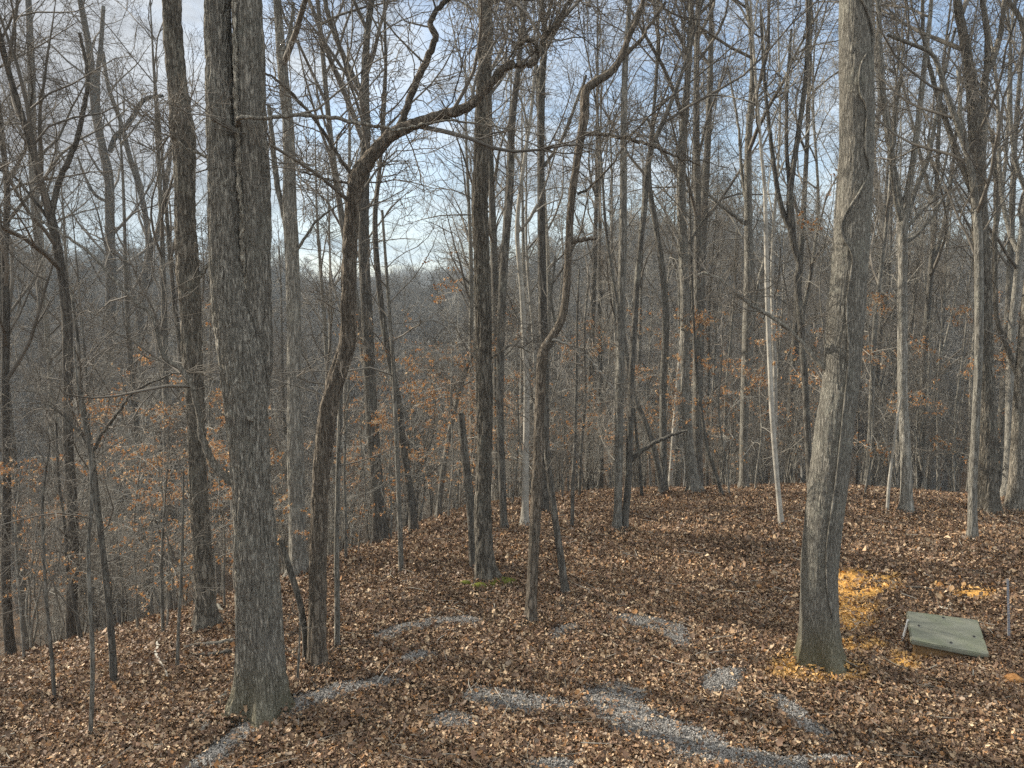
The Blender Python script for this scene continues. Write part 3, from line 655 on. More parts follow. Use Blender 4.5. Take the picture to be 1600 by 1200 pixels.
hand_tree('dark wavy tree close right of the thick vine-wrapped trunk', 'dark',
    [(1372, 758, 13), (1374, 680, 12), (1376, 600, 12), (1380, 500, 13), (1381, 410, 13), (1379, 340, 12), (1368, 280, 9), (1364, 230, 8), (1375, 160, 7), (1368, 80, 6), (1362, 0, 5)],
    limbs=[dict(p=[(1385, 375, 6), (1400, 360, 5), (1405, 340, 4)], s=.1)], seed=45, H=21, cr=0.42)
hand_tree('slim tree hugging the left side of the big forked tree at right', 'grey',
    [(1520, 846, 14), (1519, 760, 13), (1521, 660, 12), (1523, 560, 12), (1525, 450, 13), (1525, 350, 13), (1520, 290, 11), (1512, 240, 10), (1498, 195, 9), (1480, 140, 8), (1462, 85, 7), (1430, 68, 6), (1390, 52, 5)],
    limbs=[dict(p=[(1524, 330, 8), (1516, 270, 7), (1500, 180, 6), (1495, 110, 5)], s=.15)], seed=47, H=19, cr=0.5, top=False, nb=12)
hand_tree('big grey tree at right dividing high into several heavy limbs', 'rough',
    [(1543, 803, 34), (1544, 740, 28), (1545, 640, 26), (1544, 540, 25), (1543, 440, 24), (1539, 340, 23), (1534, 260, 23), (1529, 190, 21), (1520, 120, 16), (1508, 60, 14), (1496, 0, 12)],
    limbs=[dict(p=[(1540, 260, 12), (1545, 180, 12), (1546, 120, 11), (1560, 85, 10), (1572, 40, 8), (1578, -20, 7)], s=.1),
           dict(p=[(1538, 340, 12), (1528, 300, 11), (1500, 230, 9), (1480, 170, 8), (1462, 110, 7), (1450, 50, 6), (1448, -10, 5)], s=.2),
           dict(p=[(1533, 200, 9), (1545, 130, 9), (1548, 60, 8), (1540, -5, 7)], s=-.1)], hi=1, seed=49, H=23, cr=0.42, amp=0.02, flare=0.5)
hand_tree('dark leaning tree cut by the right edge of the view', 'rough',
    [(1583, 800, 23), (1588, 740, 20), (1593, 660, 19), (1598, 580, 19), (1604, 480, 18), (1612, 380, 17), (1625, 260, 15), (1640, 100, 12)],
    limbs=[dict(p=[(1625, 240, 10), (1610, 130, 9), (1590, 40, 8), (1560, -10, 7)], s=.1), dict(p=[(1596, 600, 8), (1575, 540, 8), (1560, 500, 7), (1556, 400, 7), (1558, 300, 7), (1552, 200, 6)], s=.1)], seed=51, H=20, cr=0.5, nb=10)

# trees of the left side, beyond the shoulder of the slope
hand_tree('tall very straight dark tree, second trunk from the left edge', 'black',
    [(97, 962, 18), (95, 860, 16), (85, 760, 15), (76, 650, 15), (67, 510, 15), (61, 400, 14), (53, 300, 13), (50, 200, 12), (47, 100, 11), (45, 0, 9)], seed=53, H=21, cr=0.36, nb=22)
hand_tree('dark tree dividing in a wide Y, near the left edge', 'black',
    [(112, 955, 18), (118, 820, 16), (110, 700, 15), (107, 600, 15), (103, 500, 15), (93, 425, 14), (77, 345, 14), (62, 290, 11), (42, 215, 10), (18, 130, 9), (2, 60, 8), (-10, 0, 7)],
    limbs=[dict(p=[(76, 335, 10), (86, 290, 9), (103, 250, 9), (118, 210, 8), (128, 165, 7), (133, 110, 6), (120, 50, 5)], s=.15), dict(p=[(70, 340, 5), (40, 300, 4), (10, 270, 4), (-20, 262, 3)], s=-.1)], D=17.5, seed=55, H=19, cr=0.42, nb=17)
hand_tree('dark tree with one elbowed limb lifting to the right, left of the burled tree', 'black',
    [(186, 950, 17), (182, 850, 16), (176, 720, 15), (172, 600, 15), (172, 500, 15), (175, 430, 16), (173, 350, 14), (170, 280, 14), (161, 230, 12), (150, 175, 11), (142, 90, 10), (130, 25, 9), (122, -20, 8)],
    limbs=[dict(p=[(172, 238, 8), (180, 215, 8), (196, 200, 8), (210, 180, 8), (222, 160, 7), (236, 152, 6), (255, 150, 5)], s=-.1), dict(p=[(166, 250, 8), (155, 190, 8), (152, 130, 8), (158, 70, 7), (162, 10, 6)], s=.15), dict(p=[(167, 315, 5), (150, 305, 5), (135, 280, 4), (122, 245, 3)], s=.1)], seed=57, H=20, cr=0.45, nb=18)
hand_tree('dark tree forking into a narrow V just left of the burled tree', 'black',
    [(240, 927, 16), (240, 830, 15), (239, 740, 15), (232, 670, 14), (220, 600, 14), (217, 520, 13), (224, 450, 12), (232, 395, 12), (228, 350, 9), (219, 300, 9), (203, 245, 8), (188, 190, 7), (168, 135, 6), (160, 80, 5)],
    limbs=[dict(p=[(232, 395, 9), (245, 365, 9), (254, 315, 8), (262, 265, 7), (268, 220, 5)], s=.1)], seed=59, H=18, cr=0.42, nb=17)
hand_tree('bare dark tree at the very left edge with drooping side branches', 'black',
    [(12, 948, 14), (14, 860, 13), (18, 740, 12), (14, 620, 11), (12, 500, 11), (8, 400, 10), (10, 300, 9), (2, 200, 8), (-8, 100, 7)], D=19, seed=61, H=19, cr=0.35, nb=18)

# slim stems and saplings
def sap(label, pts, bark='grey', seed=1, twig='twig', limbs=(), top=False, H=8, cr=0.3, nb=9, D=None, cat='sapling', name='sapling'):
    return hand_tree(label, bark, pts, limbs, D=D, H=H, cr=cr, cat=cat, name=name, flare=0.2, seed=seed, top=top, crownlv=lv(SAP, l0_n=nb, l0_t0=cr), twig=twig, limb_tw=5)
sap('thin crooked sapling nearest the viewer at left, foot low on the leaves', [(140, 1155, 7), (144, 1090, 7), (145, 1010, 7), (142, 930, 7), (142, 850, 6), (149, 790, 6), (151, 710, 6), (143, 660, 5), (135, 610, 4), (130, 540, 3)], seed=71, bark='grey', nb=7)
sap('dark young tree dividing in a wide V in front of the left trunks', [(178, 1072, 12), (175, 1000, 11), (168, 910, 10), (161, 830, 10), (155, 760, 10), (151, 705, 9), (141, 640, 7), (135, 590, 6), (130, 520, 5), (120, 450, 4)], seed=72, bark='dark', nb=8,
    limbs=[dict(p=[(152, 706, 6), (165, 680, 5), (190, 645, 5), (210, 618, 4), (235, 600, 4), (265, 588, 3), (300, 575, 2)], s=-.1), dict(p=[(150, 708, 5), (140, 682, 5), (120, 660, 4), (105, 645, 3), (80, 628, 2)], s=.1)])
sap('slim leaning sapling with its foot at the slope shoulder, left', [(128, 1004, 7), (118, 950, 6), (107, 890, 6), (104, 820, 5), (95, 740, 4), (92, 660, 3)], seed=73, bark='dark')
sap('thin upright sapling left of the crooked nearest sapling', [(86, 1098, 6), (80, 1020, 6), (72, 940, 5), (66, 860, 5), (62, 780, 4), (70, 690, 3)], seed=74, bark='dark')
sap('faint twiggy sapling near the bottom left edge', [(38, 1035, 5), (34, 980, 5), (26, 900, 4), (20, 820, 3), (24, 740, 2)], seed=75)
sap('very thin sapling between the dark V sapling and the burled tree', [(255, 998, 5), (253, 930, 5), (252, 860, 4), (256, 780, 3), (262, 700, 2)], seed=76)
sap('thin grey sapling just left of the burled tree foot', [(276, 1052, 6), (279, 980, 5), (284, 900, 5), (287, 820, 4), (290, 730, 3)], seed=77)
sap('thin sapling standing between the burled tree and the twin oak', [(351, 955, 4), (350, 900, 4), (352, 850, 3), (349, 790, 2)], seed=78)
hand_tree('short pale broken post of a dead sapling on the left slope', 'beech', [(202, 971, 9), (201, 930, 8), (200, 880, 8), (200, 852, 7)], cat='stump', name='dead_stump', top=False, nb=0, seed=79, flare=0.1)
sap('straight slim pale-sided pole with a bare top, right of the crooked tree', [(527, 1022, 10), (527, 940, 9), (526, 860, 9), (527, 780, 8), (528, 700, 8), (530, 620, 7), (536, 540, 6), (540, 470, 5), (536, 400, 4)], seed=80, nb=9, cr=0.45,
    limbs=[dict(p=[(528, 712, 6), (536, 690, 5), (541, 675, 5)], s=0, bare=1)])
hand_tree('bent broken snag leaning away from the crooked tree foot', 'dark', [(475, 1046, 9), (477, 1010, 9), (474, 970, 10), (465, 930, 10), (455, 900, 10), (445, 870, 10), (437, 846, 9)], cat='tree snag', name='tree_snag', top=False, nb=0, seed=81, flare=0.1)
sap('thin stick-like sapling between the bent snag and the twin oak', [(463, 1074, 4), (466, 1040, 4), (468, 1000, 3), (468, 960, 2)], seed=82, nb=3)
sap('slim pole whose upper half is bright and smooth, mid view', [(627, 895, 9), (625, 820, 8), (622, 740, 8), (619, 660, 7), (617, 590, 7), (612, 510, 6), (606, 420, 5), (600, 330, 4)], seed=83, bark='grey', nb=12, cr=0.5)
hand_tree('dark leaning tree behind the bright-topped slim pole', 'dark', [(648, 832, 13), (642, 780, 12), (631, 700, 11), (622, 620, 11), (605, 530, 10), (593, 430, 9), (588, 340, 8), (596, 250, 6)], seed=84, H=17, cr=0.4, nb=12)
sap('thin upright sapling right behind the slim pale-sided pole', [(540, 880, 5), (541, 820, 5), (539, 740, 4), (543, 660, 4), (548, 580, 3)], seed=85)
hand_tree('leaning tree tilted to the right in the beech thicket at mid view', 'grey', [(683, 812, 9), (692, 740, 9), (704, 670, 8), (718, 610, 8), (735, 560, 7), (760, 500, 5)], seed=86, H=9, cr=0.4, nb=9, top=False)
sap('thin dark sapling right of the leaning thin stem, mid view', [(894, 827, 6), (895, 760, 6), (899, 680, 5), (901, 600, 5), (903, 500, 4), (906, 420, 3)], seed=87, bark='dark')
hand_tree('slim stem bending left at the slope edge right of the curved-foot tree', 'dark', [(1131, 777, 6), (1118, 740, 6), (1105, 700, 6), (1098, 650, 5), (1091, 590, 5), (1086, 510, 4)], seed=88, H=12, nb=8, cr=0.5)
sap('short thin pale sapling leaning right on the open slope', [(1386, 803, 5), (1389, 760, 5), (1394, 715, 4), (1400, 670, 4), (1408, 620, 3)], seed=89, bark='beech', twig='twig_pale', nb=5)
hand_tree('slender straight tree left of the big forked tree at right', 'grey', [(1487, 771, 9), (1488, 690, 8), (1487, 600, 8), (1485, 510, 8), (1481, 420, 7), (1478, 330, 6)], seed=90, H=15, nb=12, cr=0.35)
sap('thin dark stem in front of the slope edge, left of the close pair', [(905, 778, 5), (908, 700, 5), (914, 620, 5), (912, 520, 4), (920, 430, 3)], seed=91, bark='dark')
sap('wavy thin stem right of the close pair of slim trees', [(1003, 779, 6), (1000, 730, 5), (994, 680, 5), (990, 640, 4), (985, 590, 3)], seed=92, bark='dark')
hand_tree('bare tree with crossing stem behind the gap right of the close pair', 'dark', [(1036, 775, 9), (1026, 720, 9), (1012, 670, 9), (996, 630, 8), (985, 590, 7), (975, 520, 6), (960, 440, 5)], seed=93, H=15, nb=12, cr=0.4)

# ------------------------------------------------------------------ the litter lies round their feet
for nm, r0, r1, dens, prof, sc in (('near', 6.2, 13, 3300, [0.05, 0.95, 0.6, 1.0, 0.06], 0.046), ('far', 13, 34, 1150, [0.1, 1.0, 0.1], 0.057)):
    x, y = scatter(r0, r1, dens)
    m = pmask(GG, x, y, 1.5); mc = pmask(GC, x, y)
    k = (rng.random(len(x)) > np.clip(m*2.2+0.42, 0, 0.87)) & (rng.random(len(x)) > np.clip(mc*2+0.1, 0, 0.5))
    x = x[k]; y = y[k]; n = len(x)
    lay = rng.random(n)
    mound = fbm(np.stack([x*1.8, y*1.8, 0*x+2], -1), 3)
    z = ground(x, y)+0.012+0.07*lay*mound*1.6
    for (bx, by, br) in BASES:
        dd = np.hypot(x-bx, y-by)-br; z = z + (0.04+0.05*min(br, 0.3))*np.exp(-np.clip(dd, 0, None)/(0.10+0.5*br))*(dd < 1.5)*(0.4+0.9*lay)
    size = sc*(0.4+0.95*rng.random(n)+1.0*(rng.random(n) < 0.05))
    me = leaf_mesh('fallen_leaves', np.stack([x, y, z], -1), size, litter_cols(x, y), prof, rng.random(n)*6.283, rng.normal(size=n)*0.36, rng.normal(size=n)*0.42,
                   rng.normal(size=n)*1.1, rng.normal(size=n)*0.6+0.4)
    tag(obj('fallen_leaves', me, M['litter']), 'curled brown fallen leaves covering the nearer floor' if nm == 'near' else 'brown leaf litter carpeting the slope out to its edge', kind='stuff')

# ------------------------------------------------------------------ vine on the thick trunk
def vine():
    pts = np.array([(1340, 0, 3), (1357, 40, 3), (1361, 70, 3), (1345, 92, 3), (1336, 115, 3), (1336, 150, 3), (1345, 175, 3), (1342, 235, 3), (1348, 270, 3), (1332, 303, 3), (1312, 338, 3), (1308, 370, 3), (1319, 402, 3), (1315, 435, 3), (1309, 480, 3), (1310, 560, 3), (1300, 650, 3), (1291, 740, 3), (1280, 830, 3), (1279, 880, 3), (1282, 920, 3), (1290, 956, 2)], float)
    P, t = at(pts[:, 0], pts[:, 1], np.full(len(pts), tV.location.y))
    P4 = catmull(np.column_stack([P, pts[:, 2]]), 160); P = P4[:, :3]
    cxx = np.interp(P[:, 2], CV[:, 2], CV[:, 0]); cyy = np.interp(P[:, 2], CV[:, 2], CV[:, 1]); rr = np.interp(P[:, 2], CV[:, 2], CV[:, 3])*1.02+0.012
    dx = np.clip(P[:, 0]-cxx, -rr*0.93, rr*0.93); P[:, 0] = cxx+dx; P[:, 1] = cyy-np.sqrt(np.maximum(rr**2-dx**2, 0))
    off = P[-1].copy(); V, Q = tube_arrays((P-off)[None], np.full((1, len(P)), 0.014), 7)
    tag(obj('vine', new_mesh('vine', V, Q), M['grey'], None, off), 'thin woody vine winding up the front of the thick right trunk', 'vine')
vine()

# ------------------------------------------------------------------ beech saplings holding dry leaves, bare understorey, background trees
BEECH_PAL = np.array([1.0, 1.08, 1.15])*np.array([(0.46, 0.20, 0.065), (0.52, 0.27, 0.10), (0.36, 0.145, 0.045), (0.58, 0.38, 0.20), (0.62, 0.47, 0.32), (0.30, 0.15, 0.07)])
def stem_poly(r, H, n, wig, lean, r0, r1, pw=1.0):
    z = np.linspace(0, 1, n); ph = r.random(4)*6.28
    x = lean[0]*z*H + wig*H*(np.sin(z*5+ph[0])-np.sin(ph[0]))*0.5 + wig*H*0.3*(np.sin(z*13+ph[1])-np.sin(ph[1]))
    y = lean[1]*z*H + wig*H*(np.sin(z*6+ph[2])-np.sin(ph[2]))*0.5
    R = r0*(1-z)**pw + r1*z
    return np.stack([x, y, z*H-0.15*(z == 0)], -1), R
def proto_leafy(seed, H=5, leaves=500, lsize=0.064):
    r = np.random.default_rng(seed)
    P, R = stem_poly(r, H, 14, 0.03, r.normal(size=2)*0.06, 0.028, 0.006)
    V, Q = tube_arrays(P[None], R[None], 7)
    l_ = [dict(n=13, t0=0.18, t1=0.98, length=(0.35, 0.24), ang=68, Nn=7, up=0.0, wob=0.13, rr=0.006, rtip=0.003, horiz=0.35),
          dict(n=7, t0=0.15, t1=1.0, length=(0.12, 0.38), ang=42, Nn=5, up=-0.01, wob=0.16, rr=0.006, rtip=0.0025, hv=0.25),
          dict(n=3, t0=0.2, t1=1.0, length=(0.06, 0.4), ang=40, Nn=4, up=-0.01, wob=0.18, rr=0.006, rtip=0.002, hv=0.25)]
    g, ap = crown(r, P[None], R[None], l_)
    tw = ap[2][0]; n = leaves
    bi = r.integers(0, len(tw), n); ti = r.integers(1, tw.shape[1], n)
    keepb = fbm(tw[bi, ti]*1.1+seed, 2); bi = bi[keepb > 0.34]; ti = ti[keepb > 0.34]; n = len(bi)
    pos = tw[bi, ti]+r.normal(size=(n, 3))*0.015; pos[:, 2] -= lsize*0.25
    cols = BEECH_PAL[r.choice(6, n, p=[.26, .24, .16, .16, .08, .10])]*(0.7+0.5*r.random((n, 1)))
    me = leaf_mesh('leaves', pos, lsize*(0.6+0.7*r.random(n)), cols, [0.06, 0.95, 0.06], r.random(n)*6.28, -0.6+r.normal(size=n)*0.5, r.normal(size=n)*0.5, r.normal(size=n)*0.8, 0.3+r.normal(size=n)*0.3)
    return [('trunk', new_mesh('trunk', V, Q), M['grey']), ('crown', g.mesh('crown'), M['twig_pale']), ('leaves', me, M['beechleaf'])]
def proto_bare(seed, H=5, stems=3, tw='twig'):
    r = np.random.default_rng(seed); g = Geo(); gt = Geo()
    for s in range(stems):
        P, R = stem_poly(r, H*(0.6+0.5*r.random()), 14, 0.05, r.normal(size=2)*0.14, 0.026+0.012*r.random(), 0.005); P[:, :2] += r.normal(size=2)*0.12
        V, Q = tube_arrays(P[None], R[None], 6); gt.add(V, Q)
        crown(r, P[None], R[None], [dict(n=10, t0=0.15, t1=1.0, length=(0.2, 0.26), ang=50, Nn=6, up=0.04, wob=0.22, rr=0.007, rtip=0.004),
                                    dict(n=6, t0=0.15, t1=1.0, length=(0.1, 0.45), ang=50, Nn=5, up=0.02, wob=0.28, rr=0.006, rtip=0.003),
                                    dict(n=4, t0=0.15, t1=1.0, length=(0.08, 0.45), ang=48, Nn=4, up=0.0, wob=0.3, rr=0.006, rtip=0.003)], g)
    return [('trunk', gt.mesh('trunk'), M['grey']), ('crown', g.mesh('crown'), M[tw])]
def proto_tree(seed, kind, bark, tw='twig'):
    r = np.random.default_rng(seed); g = Geo(); gt = Geo()
    H = 19+4*r.random()
    lean = {'straight': 0.015, 'forked': 0.02, 'leaning': 0.10, 'wavy': 0.02, 'slim': 0.03}[kind]
    wig = {'straight': 0.006, 'forked': 0.010, 'leaning': 0.014, 'wavy': 0.024, 'slim': 0.012}[kind]
    r0 = {'slim': 0.085, 'straight': 0.17, 'forked': 0.16, 'leaning': 0.13, 'wavy': 0.12}[kind]
    if kind == 'slim': H *= 0.72
    P, R = stem_poly(r, H, 30, wig, (lean*r.choice([-1, 1]), lean*0.5), r0, 0.012, 0.9)
    V, Q = bark_tube(P, R, 12, 0, 0.015, 0.08, 0.4, 0.4, seed); gt.add(V, Q)
    crown(r, P[None], R[None], lv(LV_BIG, l0_n=12 if kind != 'slim' else 10, l0_t0=0.36, l0_ang=36), g, K=(6, 4, 3, 3))
    if kind == 'forked':
        for a in (0.4, 0.52):
            i = int(30*a); d = r.random()*6.28; n = 30-i; z = np.linspace(0, 1, n)
            s = np.stack([np.cos(d)*z**0.7*2.2, np.sin(d)*z**0.7*2.2, z*(H-P[i, 2])*0.95], -1)+P[i]; s[:, 0] += 0.1*np.sin(z*9); rs = R[i]*0.75*(1-z)**0.9+0.01
            V, Q = tube_arrays(s[None], rs[None], 9); gt.add(V, Q)
            crown(r, s[None], rs[None], lv(LV_BIG, l0_n=9, l0_t0=0.2, l0_ang=34), g, K=(5, 3, 3, 3))
    return [('trunk', gt.mesh('trunk'), M[bark]), ('crown', g.mesh('crown'), M[tw])]
def place(proto, name, loc, rz, sc, label, cat, group):
    root = empty(name, loc, rz); root.scale = (sc, sc, sc); tag(root, label, cat, group)
    for nm, me, m in proto: obj(nm, me, m, root)
    return root

SHORT = [('twin-stemmed oak', 'huge twin'), ('burled tree', 'thick rough dark'), ('crooked S-bent tree', 'crooked dark-barked'), ('high-forking dark tree', 'straight dark tree forking'), ('tall grey tree', 'tall grey tree'),
         ('mossy-footed tree', 'stout straight'), ('tan pole tree', 'slim tan pole'), ('pale beech', 'slender pale beech'), ('close slim pair', 'left stem of the close'), ('curved-foot tree', 'sturdy grey'), ('white-barked stem', 'thin white-barked'),
         ('vine-wrapped trunk', 'thick grey trunk leaning'), ('tulip-shaped tree', 'pale straight tree with a tulip'), ('big forked right-hand tree', 'big grey tree at right'), ('very straight left tree', 'tall very straight'),
         ('wide Y tree at left', 'dark tree dividing'), ('elbow-limbed dark tree', 'dark tree with one elbowed'), ('narrow V tree', 'dark tree forking into'), ('slim pale-sided pole', 'straight slim pale-sided'), ('bright-topped slim pole', 'slim pole whose'),
         ('upswept straight grey tree', 'tall straight grey tree'), ('wavy tree beside vine-wrapped trunk', 'dark wavy tree close'), ('kinked dark tree', 'dark wavy tree that kinks'), ('edge-cut tree at right', 'dark leaning tree cut')]
LM = [(px, n) for n, k in SHORT for px, l in MARK if l.startswith(k)]
assert len(LM) == len(SHORT), [n for n, k in SHORT if not any(l.startswith(k) for _, l in MARK)]
def near(px):
    d, n, q = min((abs(px-p), n, p) for p, n in LM)
    side = 'left' if px < q else 'right'
    return (f'directly behind the {n}' if d < 9 else f'close {side} of the {n}' if d < 26 else f'farther {side} of the {n}')
def zone(px):
    return 'on the left slope' if px < 420 else 'in the middle wood' if px < 1000 else 'in the right-hand wood'
TP = [('straight', 'grey', 'straight grey-barked'), ('straight', 'dark', 'straight dark-barked'), ('forked', 'grey', 'grey many-stemmed'), ('forked', 'dark', 'dark forking'), ('leaning', 'dark', 'dark leaning'),
      ('wavy', 'grey', 'grey wavy-stemmed'), ('slim', 'beech', 'slim pale-barked'), ('slim', 'grey', 'slim grey'), ('slim', 'dark', 'slim dark'), ('slim', 'beech', 'slender whitish')]
protos = [proto_tree(200+i, k, b, 'twig_pale' if b == 'beech' else 'twig') for i, (k, b, _) in enumerate(TP)]
r = np.random.default_rng(77)
pts = []; tries = 0
hand_xy = [tuple(o.location[:2]) for o in COL.objects if o.type == 'EMPTY']
def rcrest(az): return CZ/(0.725*np.interp(az, caz, cs))
while len(pts) < 140 and tries < 40000:
    tries += 1
    az = math.radians(-36+72*r.random()); rc = rcrest(az)
    rr_ = rc*(1.0 if az < 0.1 else 0.94) + (62-rc)*r.random()**(0.7 if az < 0.1 else 0.85)
    x, y = rr_*math.sin(az), rr_*math.cos(az)
    if az < -0.12 and rr_ < 25: continue
    if 430 < 800+F*x/y < 735 and r.random() < 0.75: continue
    if any((x-a)**2+(y-b)**2 < 1.9**2 for a, b in pts) or any((x-a)**2+(y-b)**2 < 1.3**2 for a, b in hand_xy): continue
    pts.append((x, y))
for (x, y) in pts:
    k = int(r.choice(10, p=[.13, .13, .07, .07, .07, .09, .12, .12, .10, .10])); px = 800+F*x/y
    place(protos[k], 'bare_tree', (x, y, float(ground(x, y))), r.random()*6.28, 0.8+0.35*r.random(),
          f'{TP[k][2]} tree {"deep in" if math.hypot(x, y) > 45 else "inside"} the wood, {near(px)}', 'tree', f'{TP[k][2]} trees {zone(px)} beyond the slope edge')
# trees standing just outside the view to the left, whose shadows rake the floor
for (x, y, k) in ((-11.5, 9.5, 7), (-18.5, 15, 1)):
    place(protos[k], 'bare_tree', (x, y, float(ground(x, y))), r.random()*6.28, 0.95, f'{TP[k][2]} bare tree standing past the left edge of the view', 'tree', 'trees past the left edge')

shr = [proto_bare(300+i, 4.2+1.2*(i % 3), 3+(i % 2), 'twig_pale' if i % 2 == 0 else 'twig') for i in range(5)]
pts2 = []; tries = 0
while len(pts2) < 125 and tries < 30000:
    tries += 1
    az = math.radians(-35+70*r.random()**1.25); rc = rcrest(az)
    rr_ = rc*1.02 + 1.0 + 26*r.random()**1.2
    x, y = rr_*math.sin(az), rr_*math.cos(az)
    if any((x-a)**2+(y-b)**2 < 0.8**2 for a, b in pts2): continue
    pts2.append((x, y))
for (x, y) in pts2:
    k = int(r.integers(0, 5)); px = 800+F*x/y
    place(shr[k], 'bare_shrub', (x, y, float(ground(x, y))), r.random()*6.28, 0.7+0.6*r.random(), f'{"low" if k % 3 == 0 else "medium" if k % 3 == 1 else "tall"} {"pale" if k % 2 == 0 else "grey"} twiggy shrub {"uphill" if math.hypot(x, y) < rcrest(math.atan2(x, y))+9 else "downhill"}, {near(px)}', 'shrub', f'leafless shrubs {zone(px)}')

lf = [proto_leafy(400+i, 4.6+0.8*(i % 3), 1500 if i < 3 else 1000) for i in range(5)]
BE = [(60, 975, 0, 0.75), (118, 985, 1, 0.7), (215, 985, 2, 0.75), (275, 960, 3, 0.8), (310, 955, 0, 0.8), (345, 940, 1, 0.85), (90, 1010, 2, .55), (225, 940, 1, .8), (165, 978, 0, .8), (330, 972, 2, .85), (70, 1000, 2, .7), (260, 985, 1, .75), (300, 925, 2, .9), (1290, 770, 2, 1.3), (1140, 775, 0, 1.1), (1350, 775, 1, 1.0), (1450, 770, 0, 1.1), (1560, 775, 2, 1.1), (150, 990, 4, 0.62), (20, 960, 2, .7), (240, 960, 4, .6),
      (500, 872, 3, 0.75), (560, 866, 0, 0.7), (640, 832, 1, 0.8), (700, 812, 2, 1.0), (735, 800, 3, 0.9), (610, 846, 4, 0.9), (800, 790, 4, 0.9), (880, 780, 3, 0.9), (960, 771, 4, .9),
      (1060, 763, 3, 1.0), (1105, 760, 0, 1.1), (1150, 757, 1, 1.15), (1195, 755, 2, 1.15), (1240, 750, 0, 1.2), (1335, 745, 1, 1.2), (1375, 742, 2, 1.2), (1425, 741, 3, 1.2), (1470, 741, 4, 1.1), (1520, 740, 1, 1.2), (1580, 739, 0, 1.1), (1440, 752, 3, 0.8), (1180, 768, 4, .9)]
for i, (px, py, k, s_) in enumerate(BE):
    p = hit(px, py); sc = s_*(1 if px > 400 else 0.9)
    where = 'at the left slope shoulder' if px < 400 else 'in the middle of the slope edge' if px < 1000 else 'along the right slope edge'
    place(lf[k], 'beech_sapling', p, r.random()*6.28, sc, f'young beech holding dry orange leaves {near(px)}', 'beech sapling', f'leaf-holding beeches {where}')
for k in range(26):
    az = math.radians(-34+68*r.random()); rc = rcrest(az); rr_ = rc+1+12*r.random(); x, y = rr_*math.sin(az), rr_*math.cos(az)
    if az < -0.1 and k % 2: continue
    place(lf[k % 5], 'beech_sapling', (x, y, float(ground(x, y))), r.random()*6.28, 1.0+0.3*r.random(), f'young tan-leaved beech beyond the slope edge, {near(800+F*x/y)}', 'beech sapling', f'beeches beyond the slope edge {zone(800+F*x/y)}')

# ------------------------------------------------------------------ the far woods: one mass of trees nobody could count
def far_woods():
    src = bpy.data.collections.new('far_tree_kinds')
    for i in range(5):
        rr = np.random.default_rng(500+i); g = Geo()
        H = 16+3*rr.random(); P, R = stem_poly(rr, H, 8, 0.01, rr.normal(size=2)*0.03, 0.17, 0.03)
        g.tubes(P[None], R[None], 5)
        crown(rr, P[None], R[None], [dict(n=12, t0=0.3, t1=1.0, length=(0.8, 0.22), ang=38, Nn=5, up=0.12, wob=0.12, rr=0.02, rtip=0.024),
                                     dict(n=7, t0=0.2, t1=1.0, length=(0.4, 0.42), ang=45, Nn=4, up=0.05, wob=0.2, rr=0.016, rtip=0.018),
                                     dict(n=6, t0=0.2, t1=1.0, length=(0.35, 0.42), ang=50, Nn=3, up=0.03, wob=0.2, rr=0.014, rtip=0.015)], g, K=(4, 3, 3))
        me = g.mesh('far_tree'); me.materials.append(M['twig_far']); src.objects.link(bpy.data.objects.new('far_tree', me))
    rr = np.random.default_rng(9); X = []
    for r0, r1, dens in ((58, 130, 1/16.), (130, 260, 1/13.), (480, 760, 1/28.)):
        a0, a1 = math.radians(-38), math.radians(38); n = int(0.5*(a1-a0)*(r1*r1-r0*r0)*dens)
        q = np.sqrt(r0*r0+(r1*r1-r0*r0)*rr.random(n)); a = a0+(a1-a0)*rr.random(n); X.append(np.stack([q*np.sin(a), q*np.cos(a)], -1))
    X = np.concatenate(X); Z = ground(X[:, 0], X[:, 1]); n = len(X)
    me = bpy.data.meshes.new('distant_woods'); me.vertices.add(n); me.vertices.foreach_set('co', np.column_stack([X, Z]).astype(np.float32).ravel())
    o = obj('distant_woods', me); tag(o, 'mass of bare trees covering the far side of the valley and hills', kind='stuff')
    ng = bpy.data.node_groups.new('scatter_trees', 'GeometryNodeTree')
    ng.interface.new_socket('Geometry', in_out='INPUT', socket_type='NodeSocketGeometry'); ng.interface.new_socket('Geometry', in_out='OUTPUT', socket_type='NodeSocketGeometry')
    gi = ng.nodes.new('NodeGroupInput'); go = ng.nodes.new('NodeGroupOutput'); ci = ng.nodes.new('GeometryNodeCollectionInfo'); ci.inputs[0].default_value = src; ci.inputs[1].default_value = True; ci.inputs[2].default_value = True
    ip = ng.nodes.new('GeometryNodeInstanceOnPoints'); ip.inputs['Pick Instance'].default_value = True
    rz = ng.nodes.new('FunctionNodeRandomValue'); rz.data_type = 'FLOAT_VECTOR'; rz.inputs[0].default_value = (-.04, -.04, 0); rz.inputs[1].default_value = (.04, .04, 6.28)
    rs = ng.nodes.new('FunctionNodeRandomValue'); rs.data_type = 'FLOAT'; rs.inputs[2].default_value = 0.75; rs.inputs[3].default_value = 1.15
    L = ng.links
    L.new(gi.outputs[0], ip.inputs['Points']); L.new(ci.outputs[0], ip.inputs['Instance']); L.new(rz.outputs[0], ip.inputs['Rotation']); L.new(rs.outputs[1], ip.inputs['Scale']); L.new(ip.outputs[0], go.inputs[0])
    md = o.modifiers.new('scatter', 'NODES'); md.node_group = ng
far_woods()

